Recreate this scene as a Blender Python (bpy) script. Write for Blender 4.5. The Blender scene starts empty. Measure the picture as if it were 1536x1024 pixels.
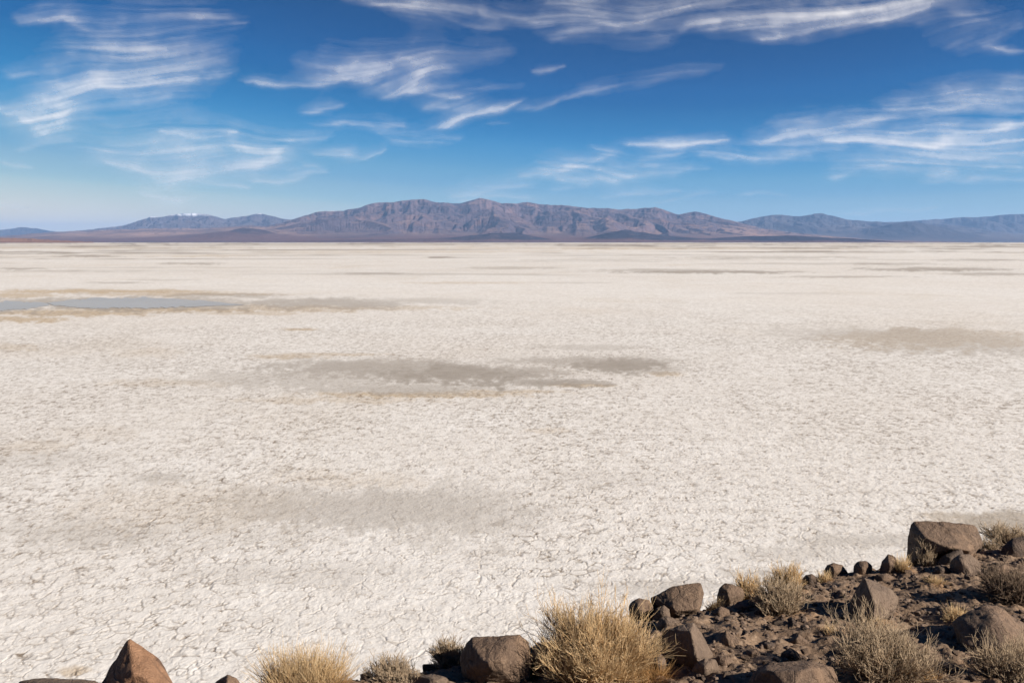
import bpy, bmesh, math, random, time
import numpy as np
from mathutils import Vector, Matrix

R = math.radians
scene = bpy.context.scene
COL = scene.collection

# ------------------------------------------------------------------ camera model
CAM_H = 8.0
F = 1195.0                       # focal length in photo pixels (1536 wide)
TH = math.atan((512 - 363) / F)  # pitch below the horizontal
SUN_AZ, SUN_EL = 112.0, 28.0      # degrees clockwise from the view direction, above the horizon
SUN_DIR = Vector((math.sin(R(SUN_AZ)) * math.cos(R(SUN_EL)), math.cos(R(SUN_AZ)) * math.cos(R(SUN_EL)), math.sin(R(SUN_EL))))

def ray(px, py):
    a = (px - 768) / F; b = (py - 512) / F
    return np.array([a, math.cos(TH) - b * math.sin(TH), -math.sin(TH) - b * math.cos(TH)])

def to_px(x, y, z):
    z = z - CAM_H
    d = y * math.cos(TH) - z * math.sin(TH)
    u = y * math.sin(TH) + z * math.cos(TH)
    return 768 + F * x / d, 512 - F * u / d

# ------------------------------------------------------------------ numpy noise
def _h(ix, iy, seed):
    n = (ix.astype(np.int64) * 374761393 + iy.astype(np.int64) * 668265263 + seed * 1274126177) & 0xFFFFFFFF
    n = ((n ^ (n >> 13)) * 1274126177) & 0xFFFFFFFF
    n = ((n ^ (n >> 16)) * 2246822519) & 0xFFFFFFFF
    n = n ^ (n >> 15)
    return (n & 0xFFFFFF) / float(0x1000000)

def pnoise(x, y, seed=0):
    ix = np.floor(x); iy = np.floor(y); fx = x - ix; fy = y - iy
    ix = ix.astype(np.int64); iy = iy.astype(np.int64)
    sx = fx * fx * fx * (fx * (fx * 6 - 15) + 10); sy = fy * fy * fy * (fy * (fy * 6 - 15) + 10)
    def g(dx, dy):
        a = _h(ix + dx, iy + dy, seed) * 2 * math.pi
        return np.cos(a) * (fx - dx) + np.sin(a) * (fy - dy)
    n0 = g(0, 0) * (1 - sx) + g(1, 0) * sx
    n1 = g(0, 1) * (1 - sx) + g(1, 1) * sx
    return (n0 * (1 - sy) + n1 * sy) * 1.5

def fbm(x, y, seed=0, oct=4, gain=0.5, lac=2.03):
    v = 0; a = 1.0; f = 1.0; t = 0
    for i in range(oct):
        v = v + a * pnoise(x * f + 17.3 * i, y * f - 9.1 * i, seed + i * 31); t += a
        a *= gain; f *= lac
    return v / t * 1.6

def ridged(x, y, seed=0, oct=5, gain=0.5):
    v = 0; a = 1.0; f = 1.0; t = 0
    for i in range(oct):
        v = v + a * (1 - np.abs(pnoise(x * f + 3.7 * i, y * f + 5.1 * i, seed + i * 17))); t += a
        a *= gain; f *= 2.1
    return v / t

def voro(x, y, seed=0):
    ix = np.floor(x).astype(np.int64); iy = np.floor(y).astype(np.int64)
    f1 = np.full(x.shape, 9.0); f2 = np.full(x.shape, 9.0); cid = np.zeros(x.shape)
    for dx in (-1, 0, 1):
        for dy in (-1, 0, 1):
            cx = ix + dx; cy = iy + dy
            jx = cx + _h(cx, cy, seed); jy = cy + _h(cx, cy, seed + 7)
            d = np.hypot(x - jx, y - jy)
            near = d < f1
            f2 = np.where(near, f1, np.minimum(f2, d))
            cid = np.where(near, _h(cx, cy, seed + 13), cid)
            f1 = np.where(near, d, f1)
    return f1, f2, cid

def sstep(a, b, x):
    t = np.clip((x - a) / (b - a), 0, 1)
    return t * t * (3 - 2 * t)

def noise3(p, seed):            # cheap smooth 3-D noise from three planes of 2-D noise
    return (pnoise(p[:, 0] + 0.37 * p[:, 2], p[:, 1] - 0.29 * p[:, 2], seed) + pnoise(p[:, 1] + 0.41 * p[:, 0], p[:, 2] + 11.7, seed + 3)
            + pnoise(p[:, 2] - 0.33 * p[:, 1], p[:, 0] - 5.2, seed + 5)) / 1.8

# ------------------------------------------------------------------ mesh helpers
def mesh_np(name, verts, faces, mat=None, smooth=True, attrs=None):
    me = bpy.data.meshes.new(name)
    verts = np.ascontiguousarray(verts, dtype=np.float32); faces = np.ascontiguousarray(faces, dtype=np.int32)
    k = faces.shape[1]
    me.vertices.add(len(verts)); me.vertices.foreach_set('co', verts.ravel())
    me.loops.add(faces.size); me.loops.foreach_set('vertex_index', faces.ravel())
    me.polygons.add(len(faces))
    me.polygons.foreach_set('loop_start', np.arange(0, faces.size, k, dtype=np.int32))
    me.polygons.foreach_set('loop_total', np.full(len(faces), k, dtype=np.int32))
    me.polygons.foreach_set('use_smooth', np.full(len(faces), smooth, dtype=bool))
    me.update(calc_edges=True)
    for an, av in (attrs or {}).items():
        at = me.attributes.new(an, 'FLOAT', 'POINT')
        at.data.foreach_set('value', np.ascontiguousarray(av, dtype=np.float32))
    if mat: me.materials.append(mat)
    return me

def link(name, data, parent=None, loc=None):
    o = bpy.data.objects.new(name, data); COL.objects.link(o)
    if loc is not None: o.location = loc
    if parent: o.parent = parent
    return o

def tag(o, label=None, cat=None, group=None, kind=None):
    if label: o['label'] = label
    if cat: o['category'] = cat
    if group: o['group'] = group
    if kind: o['kind'] = kind
    return o

def grid_faces(nr, nc, keep=None, wrap=False):
    i = np.arange(nr - 1)[:, None]; j = np.arange(nc if wrap else nc - 1)[None, :]
    j2 = (j + 1) % nc
    q = np.stack([i * nc + j, i * nc + j2, (i + 1) * nc + j2, (i + 1) * nc + j], -1).reshape(-1, 4)
    return q if keep is None else q[keep.ravel()]

# ------------------------------------------------------------------ materials
class NT:
    def __init__(s, tree): s.t = tree; s.n = tree.nodes; s.l = tree.links
    def add(s, typ, **kw):
        n = s.n.new(typ)
        for k, v in kw.items():
            if k == 'ins':
                for kk, vv in v.items(): s.set(n, kk, vv)
            else: setattr(n, k, v)
        return n
    def set(s, n, key, v):
        sock = n.inputs[key]
        if isinstance(v, bpy.types.NodeSocket): s.l.new(v, sock)
        elif isinstance(v, bpy.types.Node): s.l.new(v.outputs[0], sock)
        else: sock.default_value = v
    def noise(s, vec, scale, detail=4, rough=0.55, dist=0.0):
        n = s.add('ShaderNodeTexNoise'); s.set(n, 'Vector', vec); s.set(n, 'Scale', scale); s.set(n, 'Detail', detail)
        s.set(n, 'Roughness', rough); s.set(n, 'Distortion', dist)
        return n.outputs['Fac' if 'Fac' in n.outputs else 0]
    def math(s, op, a, b=None, clamp=False):
        n = s.add('ShaderNodeMath', operation=op, use_clamp=clamp); s.set(n, 0, a)
        if b is not None: s.set(n, 1, b)
        return n.outputs[0]
    def mix(s, fac, a, b, blend='MIX'):
        n = s.add('ShaderNodeMix', data_type='RGBA', blend_type=blend)
        s.set(n, 0, fac)
        s.set(n, 6, a if not isinstance(a, tuple) else a + (1,)); s.set(n, 7, b if not isinstance(b, tuple) else b + (1,))
        return n.outputs[2]
    def rng(s, v, a, b, c=0.0, d=1.0):
        n = s.add('ShaderNodeMapRange'); s.set(n, 0, v)
        for i, q in enumerate((a, b, c, d)): n.inputs[i + 1].default_value = q
        return n.outputs[0]
    def attr(s, name):
        return s.add('ShaderNodeAttribute', attribute_name=name).outputs['Fac']
    def bump(s, h, strength=0.5, dist=0.02, nrm=None):
        n = s.add('ShaderNodeBump'); s.set(n, 'Height', h); s.set(n, 'Strength', strength); s.set(n, 'Distance', dist)
        if nrm is not None: s.set(n, 'Normal', nrm)
        return n.outputs[0]

def new_mat(name):
    m = bpy.data.materials.new(name); m.use_nodes = True
    m.node_tree.nodes.clear()
    t = NT(m.node_tree)
    out = t.add('ShaderNodeOutputMaterial')
    return m, t, out

ALB = 0.80          # overall trim of the base colours, set together with the exposure
def principled(t, out, color, rough=0.9, normal=None, spec=0.2):
    color = t.mix(1.0, color, (ALB, ALB, ALB), 'MULTIPLY')
    b = t.add('ShaderNodeBsdfPrincipled')
    t.set(b, 'Base Color', color if not isinstance(color, tuple) else color + (1,))
    t.set(b, 'Roughness', rough); t.set(b, 'Specular IOR Level', spec)
    if normal is not None: t.set(b, 'Normal', normal)
    t.l.new(b.outputs[0], out.inputs['Surface'])
    return b

def mat_salt():
    m, t, out = new_mat('salt_crust')
    pos = t.add('ShaderNodeNewGeometry').outputs['Position']
    n1 = t.noise(pos, 0.9, 6, 0.6); n2 = t.noise(pos, 9.0, 5, 0.65); n3 = t.noise(pos, 0.03, 4, 0.6)
    n4 = t.noise(pos, 3.1, 5, 0.6)
    c = t.mix(t.rng(n1, 0.32, 0.68), (0.632, 0.593, 0.545), (0.742, 0.706, 0.660))
    c = t.mix(t.rng(n2, 0.56, 0.72, 0, 0.6), c, (0.44, 0.37, 0.30))
    n5 = t.noise(pos, 0.16, 5, 0.62)
    c = t.mix(t.rng(n3, 0.42, 0.72, 0, 0.30), c, (0.58, 0.50, 0.42))
    c = t.mix(t.rng(n5, 0.45, 0.72, 0, 0.30), c, (0.56, 0.51, 0.45))
    tan = t.math('MULTIPLY', t.attr('tan'), t.rng(n4, 0.3, 0.6, 0.45, 1.0), True)
    c = t.mix(tan, c, (0.43, 0.315, 0.185))
    damp = t.math('MULTIPLY', t.attr('damp'), t.rng(n1, 0.2, 0.7, 0.75, 1.0), True)
    c = t.mix(damp, c, t.mix(n4, (0.24, 0.208, 0.172), (0.335, 0.292, 0.245)))
    ck = t.math('MULTIPLY', t.attr('crack'), t.rng(n4, 0.35, 0.6, 0.35, 1.0), True)
    c = t.mix(ck, c, (0.185, 0.14, 0.10))
    h = t.math('ADD', n2, t.math('MULTIPLY', n4, 1.5))
    b = t.bump(h, 0.45, 0.025)
    principled(t, out, c, 0.92, b, 0.15)
    return m

def mat_water():
    m, t, out = new_mat('shallow_water')
    pos = t.add('ShaderNodeNewGeometry').outputs['Position']
    mp = t.add('ShaderNodeMapping'); t.set(mp, 'Vector', pos); mp.inputs['Scale'].default_value = (0.25, 1, 1)
    n = t.noise(mp.outputs[0], 1.5, 4, 0.6)
    c = t.mix(t.noise(pos, 0.12, 4, 0.6), (0.37, 0.345, 0.305), (0.47, 0.44, 0.395))
    principled(t, out, c, 0.32, t.bump(n, 0.5, 0.02), 0.16)
    return m

def mat_rock(name, c0, c1, c2, patch=(0.2, 0.12, 0.075), patch_amt=0.35, scale=1.0, bump=1.0):
    m, t, out = new_mat(name)
    tc = t.add('ShaderNodeTexCoord').outputs['Object']
    info = t.add('ShaderNodeObjectInfo').outputs['Random']
    va = t.add('ShaderNodeVectorMath', operation='ADD'); t.set(va, 0, tc)
    cx = t.add('ShaderNodeCombineXYZ'); t.set(cx, 0, t.math('MULTIPLY', info, 37.0)); t.set(cx, 1, t.math('MULTIPLY', info, 11.0))
    t.set(va, 1, cx.outputs[0]); v = va.outputs[0]
    a = t.noise(v, 6 * scale, 6, 0.62, 0.6); b = t.noise(v, 38 * scale, 5, 0.7); d = t.noise(v, 2.2 * scale, 5, 0.6, 1.0)
    c = t.mix(t.rng(a, 0.36, 0.66), c0, c1)
    c = t.mix(t.rng(b, 0.52, 0.72, 0, 0.6), c, c2)
    c = t.mix(t.rng(d, 0.52, 0.62, 0, patch_amt), c, patch)
    c = t.mix(t.rng(b, 0.30, 0.42, 0.6, 0), c, tuple(x * 0.45 for x in c0))
    vo = t.add('ShaderNodeTexVoronoi', feature='DISTANCE_TO_EDGE'); t.set(vo, 'Vector', v); t.set(vo, 'Scale', 9 * scale)
    cr = t.rng(vo.outputs['Distance'], 0.0, 0.05)
    h = t.math('ADD', t.math('MULTIPLY', a, 1.2), t.math('ADD', t.math('MULTIPLY', b, 0.55), t.math('MULTIPLY', cr, 0.12)))
    principled(t, out, c, 0.85, t.bump(h, 0.75 * bump, 0.045 / scale), 0.25)
    return m

def mat_soil():
    m, t, out = new_mat('stony_soil')
    pos = t.add('ShaderNodeNewGeometry').outputs['Position']
    a = t.noise(pos, 1.6, 5, 0.6); b = t.noise(pos, 22, 5, 0.7); d = t.noise(pos, 5.0, 4, 0.6)
    c = t.mix(t.rng(a, 0.35, 0.65), (0.155, 0.102, 0.067), (0.235, 0.158, 0.102))
    c = t.mix(t.rng(b, 0.5, 0.68, 0, 0.7), c, (0.33, 0.24, 0.17))
    c = t.mix(t.rng(b, 0.28, 0.42, 0.6, 0), c, (0.06, 0.042, 0.032))
    c = t.mix(t.math('MULTIPLY', t.attr('litter'), t.rng(d, 0.35, 0.6, 0.3, 1.0), True), c, (0.33, 0.185, 0.085))
    vo = t.add('ShaderNodeTexVoronoi'); t.set(vo, 'Vector', pos); t.set(vo, 'Scale', 30.0)
    h = t.math('ADD', t.math('MULTIPLY', b, 1.0), t.math('MULTIPLY', vo.outputs['Distance'], -0.6))
    principled(t, out, c, 0.95, t.bump(h, 0.55, 0.02), 0.1)
    return m

def mat_plant(name, base, mid, tip, var=0.5):
    m, t, out = new_mat(name)
    along = t.attr('along'); tone = t.attr('tone')
    c = t.mix(t.rng(along, 0.0, 0.45), base, mid)
    c = t.mix(t.rng(along, 0.45, 1.0), c, tip)
    c = t.mix(t.math('MULTIPLY', t.rng(tone, 0.0, 0.55, 1.0, 0.0), var), c, tuple(x * k_ for x, k_ in zip(mid, (0.42, 0.48, 0.58))))
    c = t.mix(t.math('MULTIPLY', t.rng(tone, 0.65, 1.0), var), c, tuple(min(1, x * 1.35 + 0.02) for x in tip))
    c = t.mix(1.0, c, (ALB, ALB, ALB), 'MULTIPLY')
    d = t.add('ShaderNodeBsdfDiffuse'); t.set(d, 'Color', c)
    tr = t.add('ShaderNodeBsdfTranslucent'); t.set(tr, 'Color', c)
    mx = t.add('ShaderNodeMixShader'); t.set(mx, 0, 0.22); t.l.new(d.outputs[0], mx.inputs[1]); t.l.new(tr.outputs[0], mx.inputs[2])
    t.l.new(mx.outputs[0], out.inputs['Surface'])
    return m

def mat_mountain(name, rock0, rock1, fan, dark, snow=True, fscale=1.0, low=(0.150, 0.078, 0.064), rust=(0.22, 0.118, 0.082)):
    m, t, out = new_mat(name)
    g = t.add('ShaderNodeNewGeometry'); pos = g.outputs['Position']
    n1 = t.noise(pos, 0.0007 * fscale, 6, 0.62, 0.5); n2 = t.noise(pos, 0.004 * fscale, 5, 0.65); n3 = t.noise(pos, 0.00022 * fscale, 4, 0.6, 1.2)
    c = t.mix(t.rng(n1, 0.35, 0.65), rock0, rock1)
    c = t.mix(t.rng(n3, 0.52, 0.66, 0, 0.6), c, dark)
    n6 = t.noise(pos, 0.00045 * fscale, 5, 0.65, 1.5)
    c = t.mix(t.rng(n6, 0.54, 0.66, 0, 0.65), c, rust)
    c = t.mix(t.math('MULTIPLY', t.attr('fan'), t.rng(n1, 0.3, 0.6, 0.35, 1.0), True), c, fan)
    lowc = t.math('MULTIPLY', t.attr('low'), t.rng(t.noise(pos, 0.00035 * fscale, 5, 0.6, 0.8), 0.3, 0.65, 0.25, 1.0), True)
    c = t.mix(lowc, c, low)
    c = t.mix(t.attr('dark'), c, dark)
    c = t.mix(t.rng(n2, 0.55, 0.72, 0, 0.35), c, tuple(x * 1.5 for x in rock1))
    if snow:
        c = t.mix(t.math('MULTIPLY', t.attr('snow'), t.rng(n2, 0.32, 0.48, 0.15, 1.0), True), c, (0.62, 0.63, 0.66))
    b = t.bump(n2, 0.6, 90.0 / fscale)
    principled(t, out, c, 0.95, b, 0.05)
    return m

def mat_cloud():
    m, t, out = new_mat('cirrus')
    tr = t.add('ShaderNodeBsdfTransparent')
    a = t.add('ShaderNodeBsdfTranslucent'); t.set(a, 'Color', (0.75, 0.75, 0.75, 1))
    d = t.add('ShaderNodeBsdfDiffuse'); t.set(d, 'Color', (0.75, 0.75, 0.75, 1))
    mx = t.add('ShaderNodeMixShader'); t.set(mx, 0, 0.25); t.l.new(a.outputs[0], mx.inputs[1]); t.l.new(d.outputs[0], mx.inputs[2])
    mm = t.add('ShaderNodeMixShader'); t.set(mm, 0, t.attr('cover'))
    t.l.new(tr.outputs[0], mm.inputs[1]); t.l.new(mx.outputs[0], mm.inputs[2])
    t.l.new(mm.outputs[0], out.inputs['Surface'])
    return m

# ------------------------------------------------------------------ the salt flat
M_SALT = mat_salt()
STAINS_DAMP = [  # cx, cy, rx, ry, strength (photo pixels, only to find where each stain lies on the flat)
    (680, 562, 150, 19, .85), (560, 552, 180, 16, .72), (470, 570, 190, 16, .42), (600, 584, 170, 8, .55), (830, 574, 90, 7, .85), (930, 548, 95, 12, .9), (880, 541, 150, 7, .6), (770, 558, 90, 8, .7),
    (975, 556, 55, 7, .55), (890, 521, 95, 5, .35), (1340, 503, 180, 13, .42), (1450, 517, 190, 16, .42), (1250, 497, 120, 5, .32),
    (560, 765, 260, 34, .48), (690, 775, 130, 50, .36), (120, 800, 160, 26, .28), (60, 690, 120, 14, .22), (450, 860, 220, 22, .18), (900, 720, 120, 16, .14), (240, 717, 48, 9, .42), (415, 735, 110, 7, .25), (640, 742, 110, 10, .26), (330, 800, 200, 30, .15),
    (480, 455, 150, 9, .62), (600, 452, 160, 6, .35), (330, 443, 110, 4, .5), (200, 456, 210, 12, .75), (0, 458, 120, 12, .7),
    (130, 384, 50, 1.6, .75), (90, 380, 40, 1.2, .5), (285, 395, 55, 1.6, .6), (1060, 408, 160, 2.5, .8), (1000, 405, 120, 2, .5), (1400, 404, 130, 3, .75), (1340, 396, 80, 2, .4), (1490, 411, 90, 2.2, .6),
    (1270, 415, 110, 1.6, .55), (662, 386, 25, 1.3, .75), (770, 402, 90, 2.2, .45), (30, 403, 45, 2.2, .6), (175, 424, 50, 1.6, .5), (860, 424, 60, 1.2, .3),
    (250, 420, 60, 1.3, .3), (1150, 386, 160, 2, .4), (900, 390, 140, 1.5, .3), (1250, 378, 160, 2, .4), (1470, 390, 90, 2, .4), (1180, 440, 100, 2, .2), (560, 410, 60, 1.5, .3),
    (1000, 880, 110, 14, .35), (1180, 830, 110, 12, .25), (1300, 812, 130, 12, .38), (1500, 778, 100, 14, .6), (1130, 860, 60, 9, .3)]
STAINS_TAN = [
    (150, 437, 190, 3.5, .8), (20, 443, 70, 4, .7), (260, 441, 160, 3, .6), (110, 470, 140, 5, .8), (40, 479, 70, 5, .8), (250, 465, 180, 3.5, .8), (420, 463, 160, 6, .55), (380, 470, 90, 3, .5), (560, 462, 160, 4, .4),
    (448, 494, 30, 2.2, .7), (430, 535, 60, 4, .6), (500, 531, 90, 2.5, .5), (620, 592, 180, 5, .7), (760, 588, 110, 3.5, .55), (870, 578, 55, 3, .75), (1000, 561, 30, 4, .6), (250, 575, 100, 6, .3), (230, 530, 60, 8, .2),
    (500, 600, 160, 6, .35), (820, 645, 45, 4, .3), (280, 760, 200, 40, .2), (50, 670, 70, 12, .25), (150, 650, 80, 12, .15), (520, 720, 130, 14, .2), (20, 520, 40, 8, .3), (1400, 508, 170, 17, .45),
    (700, 424, 110, 1.4, .4), (1480, 780, 110, 15, .5), (115, 1006, 26, 9, .6), (300, 384, 90, 1.4, .4), (200, 372, 250, 1.5, .35), (900, 372, 400, 2, .35), (620, 377, 300, 1.5, .3)]

def build_flat():
    q = np.concatenate([np.linspace(1 / 11.5, 1 / 14.0, 40)[:-1], np.linspace(1 / 14.0, 1 / 800.0, 760)[:-1], 1 / np.array([850., 950, 1100, 1300, 1600, 2000, 2600, 3500, 5000, 7500, 11000, 16000, 24000, 36000, 50000, 65000])])
    r = 1 / q
    az = np.concatenate([np.linspace(-180, -60, 25)[:-1], np.linspace(-60, -37, 60)[:-1], np.linspace(-37, 37, 1250), np.linspace(37, 60, 60)[1:], np.linspace(60, 180, 25)[1:-1]])
    A, Q = np.meshgrid(R(1) * az, r)
    X = Q * np.sin(A); Y = Q * np.cos(A)
    front = (np.abs(A) < R(45)) & (Y > 5)
    Ys = np.where(front, Y, 1e9)
    px, py = to_px(np.where(front, X, 0), Ys, np.zeros_like(X))
    # stains, ragged outline from noise in world metres
    w1 = fbm(X * 0.05, Y * 0.05, 5, 4); w2 = fbm(X * 0.35, Y * 0.2, 8, 4)
    lr = np.log(np.maximum(Q, 1.0))
    w3 = fbm(px * 0.022, lr * 9.0, 21, 5, 0.6)         # ragged at every distance alike
    w4 = fbm(px * 0.05 + 40, lr * 26.0, 22, 4, 0.6)
    w5 = fbm(px * 0.14 + 11, lr * 60.0, 23, 3, 0.6)
    def stain(lst, soft=1.0):
        tot = np.zeros_like(X)
        for cx, cy, rx, ry, s in lst:
            ex = (px - cx) / rx + 0.18 * w3; ey = (py - cy) / ry + 0.55 * w3 + 0.35 * w4
            d = np.sqrt(ex * ex + ey * ey) + 0.30 * w4 + 0.14 * w5
            tot = np.maximum(tot, s * (0.72 * sstep(1.12, 0.72, d) + 0.28 * sstep(0.9, 0.3, d))) + 0.10 * s * sstep(1.8, 0.5, d)
        return np.clip(tot, 0, 1) * front
    damp = stain(STAINS_DAMP); tan = stain(STAINS_TAN)
    # far streaks, long across and tens of metres deep
    far = sstep(120, 700, Q)
    st = fbm(X * 0.0021, Y * 0.0075, 40, 5, 0.62)
    st2 = fbm(X * 0.0006, Y * 0.0016, 44, 5, 0.62)
    damp = np.clip(damp + far * 0.85 * sstep(0.10, 0.5, st) + sstep(550, 2500, Q) * (0.16 + 0.5 * sstep(-0.3, 0.6, st2)) * sstep(40000, 9000, Q), 0, 1)
    tan = np.clip(tan + far * 0.30 * sstep(0.1, 0.7, fbm(X * 0.0018 + 9, Y * 0.006, 47, 4)) + sstep(700, 3000, Q) * sstep(40000, 12000, Q) * 0.25, 0, 1)
    s3 = fbm(X * 0.006, Y * 0.028, 51, 5, 0.62)
    damp = np.clip(damp + 0.5 * sstep(0.15, 0.6, s3) * sstep(90, 220, Q), 0, 1)
    mid = fbm(X * 0.045, Y * 0.03, 61, 5, 0.6)
    tan = np.clip(tan + 0.16 * sstep(0.15, 0.8, mid) * sstep(10, 30, Q), 0, 1)
    # cracked crust
    wx = X + 0.13 * fbm(X * 1.7, Y * 1.7, 71, 3); wy = Y + 0.13 * fbm(X * 1.7 + 9, Y * 1.7, 72, 3)
    wx2 = X + 0.06 * fbm(X * 5, Y * 5, 73, 2); wy2 = Y + 0.06 * fbm(X * 5 + 9, Y * 5, 74, 2)
    f1, f2, cid = voro(wx / 0.29, wy / 0.29, 80); e1 = (f2 - f1) * 0.145
    g1, g2, cid2 = voro(wx2 / 0.12, wy2 / 0.12, 90); e2 = (g2 - g1) * 0.06
    k1, k2, cid3 = voro(wx / 0.85 + 5, wy / 0.85, 93); e3 = (k2 - k1) * 0.42
    zone = sstep(-0.5, 0.6, fbm(X * 0.16, Y * 0.12, 94, 4))              # some stretches are smooth, some broken
    br = sstep(-0.30, 0.35, fbm(X * 1.8, Y * 1.8, 95, 4)) * (0.62 + 0.38 * zone); br2 = sstep(-0.15, 0.40, fbm(X * 3.4 + 3, Y * 3.4, 97, 4)) * (0.62 + 0.38 * zone)
    br3 = sstep(0.0, 0.5, fbm(X * 0.8 + 3, Y * 0.8, 98, 4))
    wd = 0.009 + 0.0009 * Q                                # the grid coarsens with distance and so do its grooves
    c1 = sstep(1.0, 0.25, e1 / (wd * (0.55 + 0.8 * br))) * br
    c2 = sstep(1.0, 0.2, e2 / (wd * 0.62)) * br2
    c3 = sstep(1.0, 0.2, e3 / (wd * 0.9)) * br3
    near = sstep(75, 20, Q)
    lump = fbm(X * 3.6, Y * 3.6, 101, 5, 0.68); pl = (cid - 0.5) * 0.02 + (cid2 - 0.5) * 0.015
    rim = np.exp(-(e1 / 0.06) ** 2) * 0.012 * br + np.exp(-(e2 / 0.03) ** 2) * 0.008 * br2 + np.exp(-(e3 / 0.09) ** 2) * 0.014 * br3
    Z = near * (0.008 * lump + 0.18 * pl + 0.4 * rim - 0.013 * c1 - 0.011 * c2 - 0.014 * c3) * (1 - 0.75 * damp) + 0.02 * near
    fade = sstep(130, 22, Q)
    crack = np.clip(0.74 * c1 + 0.64 * c2 + 0.46 * c3, 0, 1) * (0.14 + 0.86 * fade) * (1 - 0.8 * damp) * sstep(900, 300, Q)
    Z = np.where(front, Z, 0)
    crack = np.where(front, crack, 0)
    V = np.stack([X, Y, Z], -1).reshape(-1, 3)
    nr, nc = X.shape
    fc = grid_faces(nr, nc, wrap=True)[:, ::-1]
    # inner disc under the hillside, as quads that close on the first ring
    n0 = len(V)
    V = np.vstack([V, [[0, 0, -0.3]]])
    j = np.arange(0, nc)
    j2 = (j + 1) % nc
    tri = np.stack([np.full(nc, n0), j, j2, j2], -1)
    at = {'damp': np.append(damp.ravel(), 0), 'tan': np.append(tan.ravel(), 0), 'crack': np.append(crack.ravel(), 0)}
    me = bpy.data.meshes.new('salt_flat')
    me = mesh_np('salt_flat', V, fc[:, ::-1], M_SALT, True, at)
    o = link('ground', me)
    return tag(o, kind='structure', label='white cracked salt flat with damp grey and tan patches')
build_flat()

M_WATER = mat_water()
def flat_px(px, py, z=0.03):
    d = ray(px, py); s = (z - CAM_H) / d[2]
    return d[0] * s, d[1] * s
def build_water(pts, z=0.03, seed=1):
    # shoreline on the flat: far and near edge sampled along x, both ragged
    n = len(pts); x0 = min(p[0] for p in pts); x1 = max(p[0] for p in pts); N = 160
    rows = []
    for i in range(N + 1):
        x = x0 + (x1 - x0) * (0.002 + 0.996 * i / N); ys = []
        for (ax, ay), (bx, by) in zip(pts, pts[1:] + pts[:1]):
            if (ax - x) * (bx - x) <= 0 and ax != bx: ys.append(ay + (by - ay) * (x - ax) / (bx - ax))
        rows.append((x, min(ys), max(ys)))
    rows = np.array(rows); th = rows[:, 2] - rows[:, 1]; t = np.linspace(0, 1, N + 1)
    up = rows[:, 1] + th * 0.28 * fbm(t * 9, t * 0, seed, 5, 0.65); dn = rows[:, 2] + th * 0.28 * fbm(t * 9, t * 0 + 7, seed + 1, 5, 0.65)
    dn = np.maximum(dn, up + 0.05)
    V = []
    for k in range(7):
        yy = up + (dn - up) * k / 6
        V += [(*flat_px(x, y, z), z) for x, y in zip(rows[:, 0], yy)]
    me = mesh_np('water', V, grid_faces(7, N + 1)[:, ::-1], M_WATER, True)
    return tag(link('water', me), kind='structure')
build_water([(70, 454), (110, 449), (150, 446.5), (200, 446.5), (255, 447.5), (300, 450), (335, 454), (368, 457), (330, 458.5), (260, 460.5), (190, 462), (120, 461), (80, 457.5)], seed=3)
build_water([(-120, 452), (0, 451.5), (40, 452), (70, 454), (75, 458), (40, 463), (0, 466), (-120, 468)], seed=5)

# ------------------------------------------------------------------ mountains
def erode(h, up, dx, iters, K, m=0.45, diff=0.12):
    nr, nc = h.shape; N = h.size
    idx = np.arange(N).reshape(nr, nc)
    offs = [(-1, 0), (1, 0), (0, -1), (0, 1), (-1, -1), (-1, 1), (1, -1), (1, 1)]
    for it in range(iters):
        h = h + up
        pad = np.pad(h, 1, mode='edge')
        best = np.zeros_like(h); rec = idx.copy(); L = np.ones_like(h)
        pi = np.pad(idx, 1, mode='edge')
        for oy, ox in offs:
            dd = math.hypot(ox, oy)
            s = (h - pad[1 + oy:1 + oy + nr, 1 + ox:1 + ox + nc]) / dd
            b = s > best
            best = np.where(b, s, best); rec = np.where(b, pi[1 + oy:1 + oy + nr, 1 + ox:1 + ox + nc], rec); L = np.where(b, dd, L)
        hf = h.ravel(); order = np.argsort(hf, kind='stable').tolist(); rl = rec.ravel().tolist()
        A = [1.0] * N
        for i in reversed(order):
            r = rl[i]
            if r != i: A[r] += A[i]
        Fk = (K * np.power(np.array(A), m) / L.ravel()).tolist(); hl = hf.tolist()
        for i in order:
            r = rl[i]
            if r != i:
                f = Fk[i]; hl[i] = (hl[i] + f * hl[r]) / (1 + f)
        h = np.array(hl).reshape(nr, nc)
        pad = np.pad(h, 1, mode='edge')
        h = h + diff * (pad[:-2, 1:-1] + pad[2:, 1:-1] + pad[1:-1, :-2] + pad[1:-1, 2:] - 4 * h) * 0.25
    return h

def smooth1(a, k):
    ker = np.exp(-np.linspace(-2, 2, 2 * k + 1) ** 2); ker /= ker.sum()
    return np.convolve(np.pad(a, k, mode='edge'), ker, mode='valid')

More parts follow.
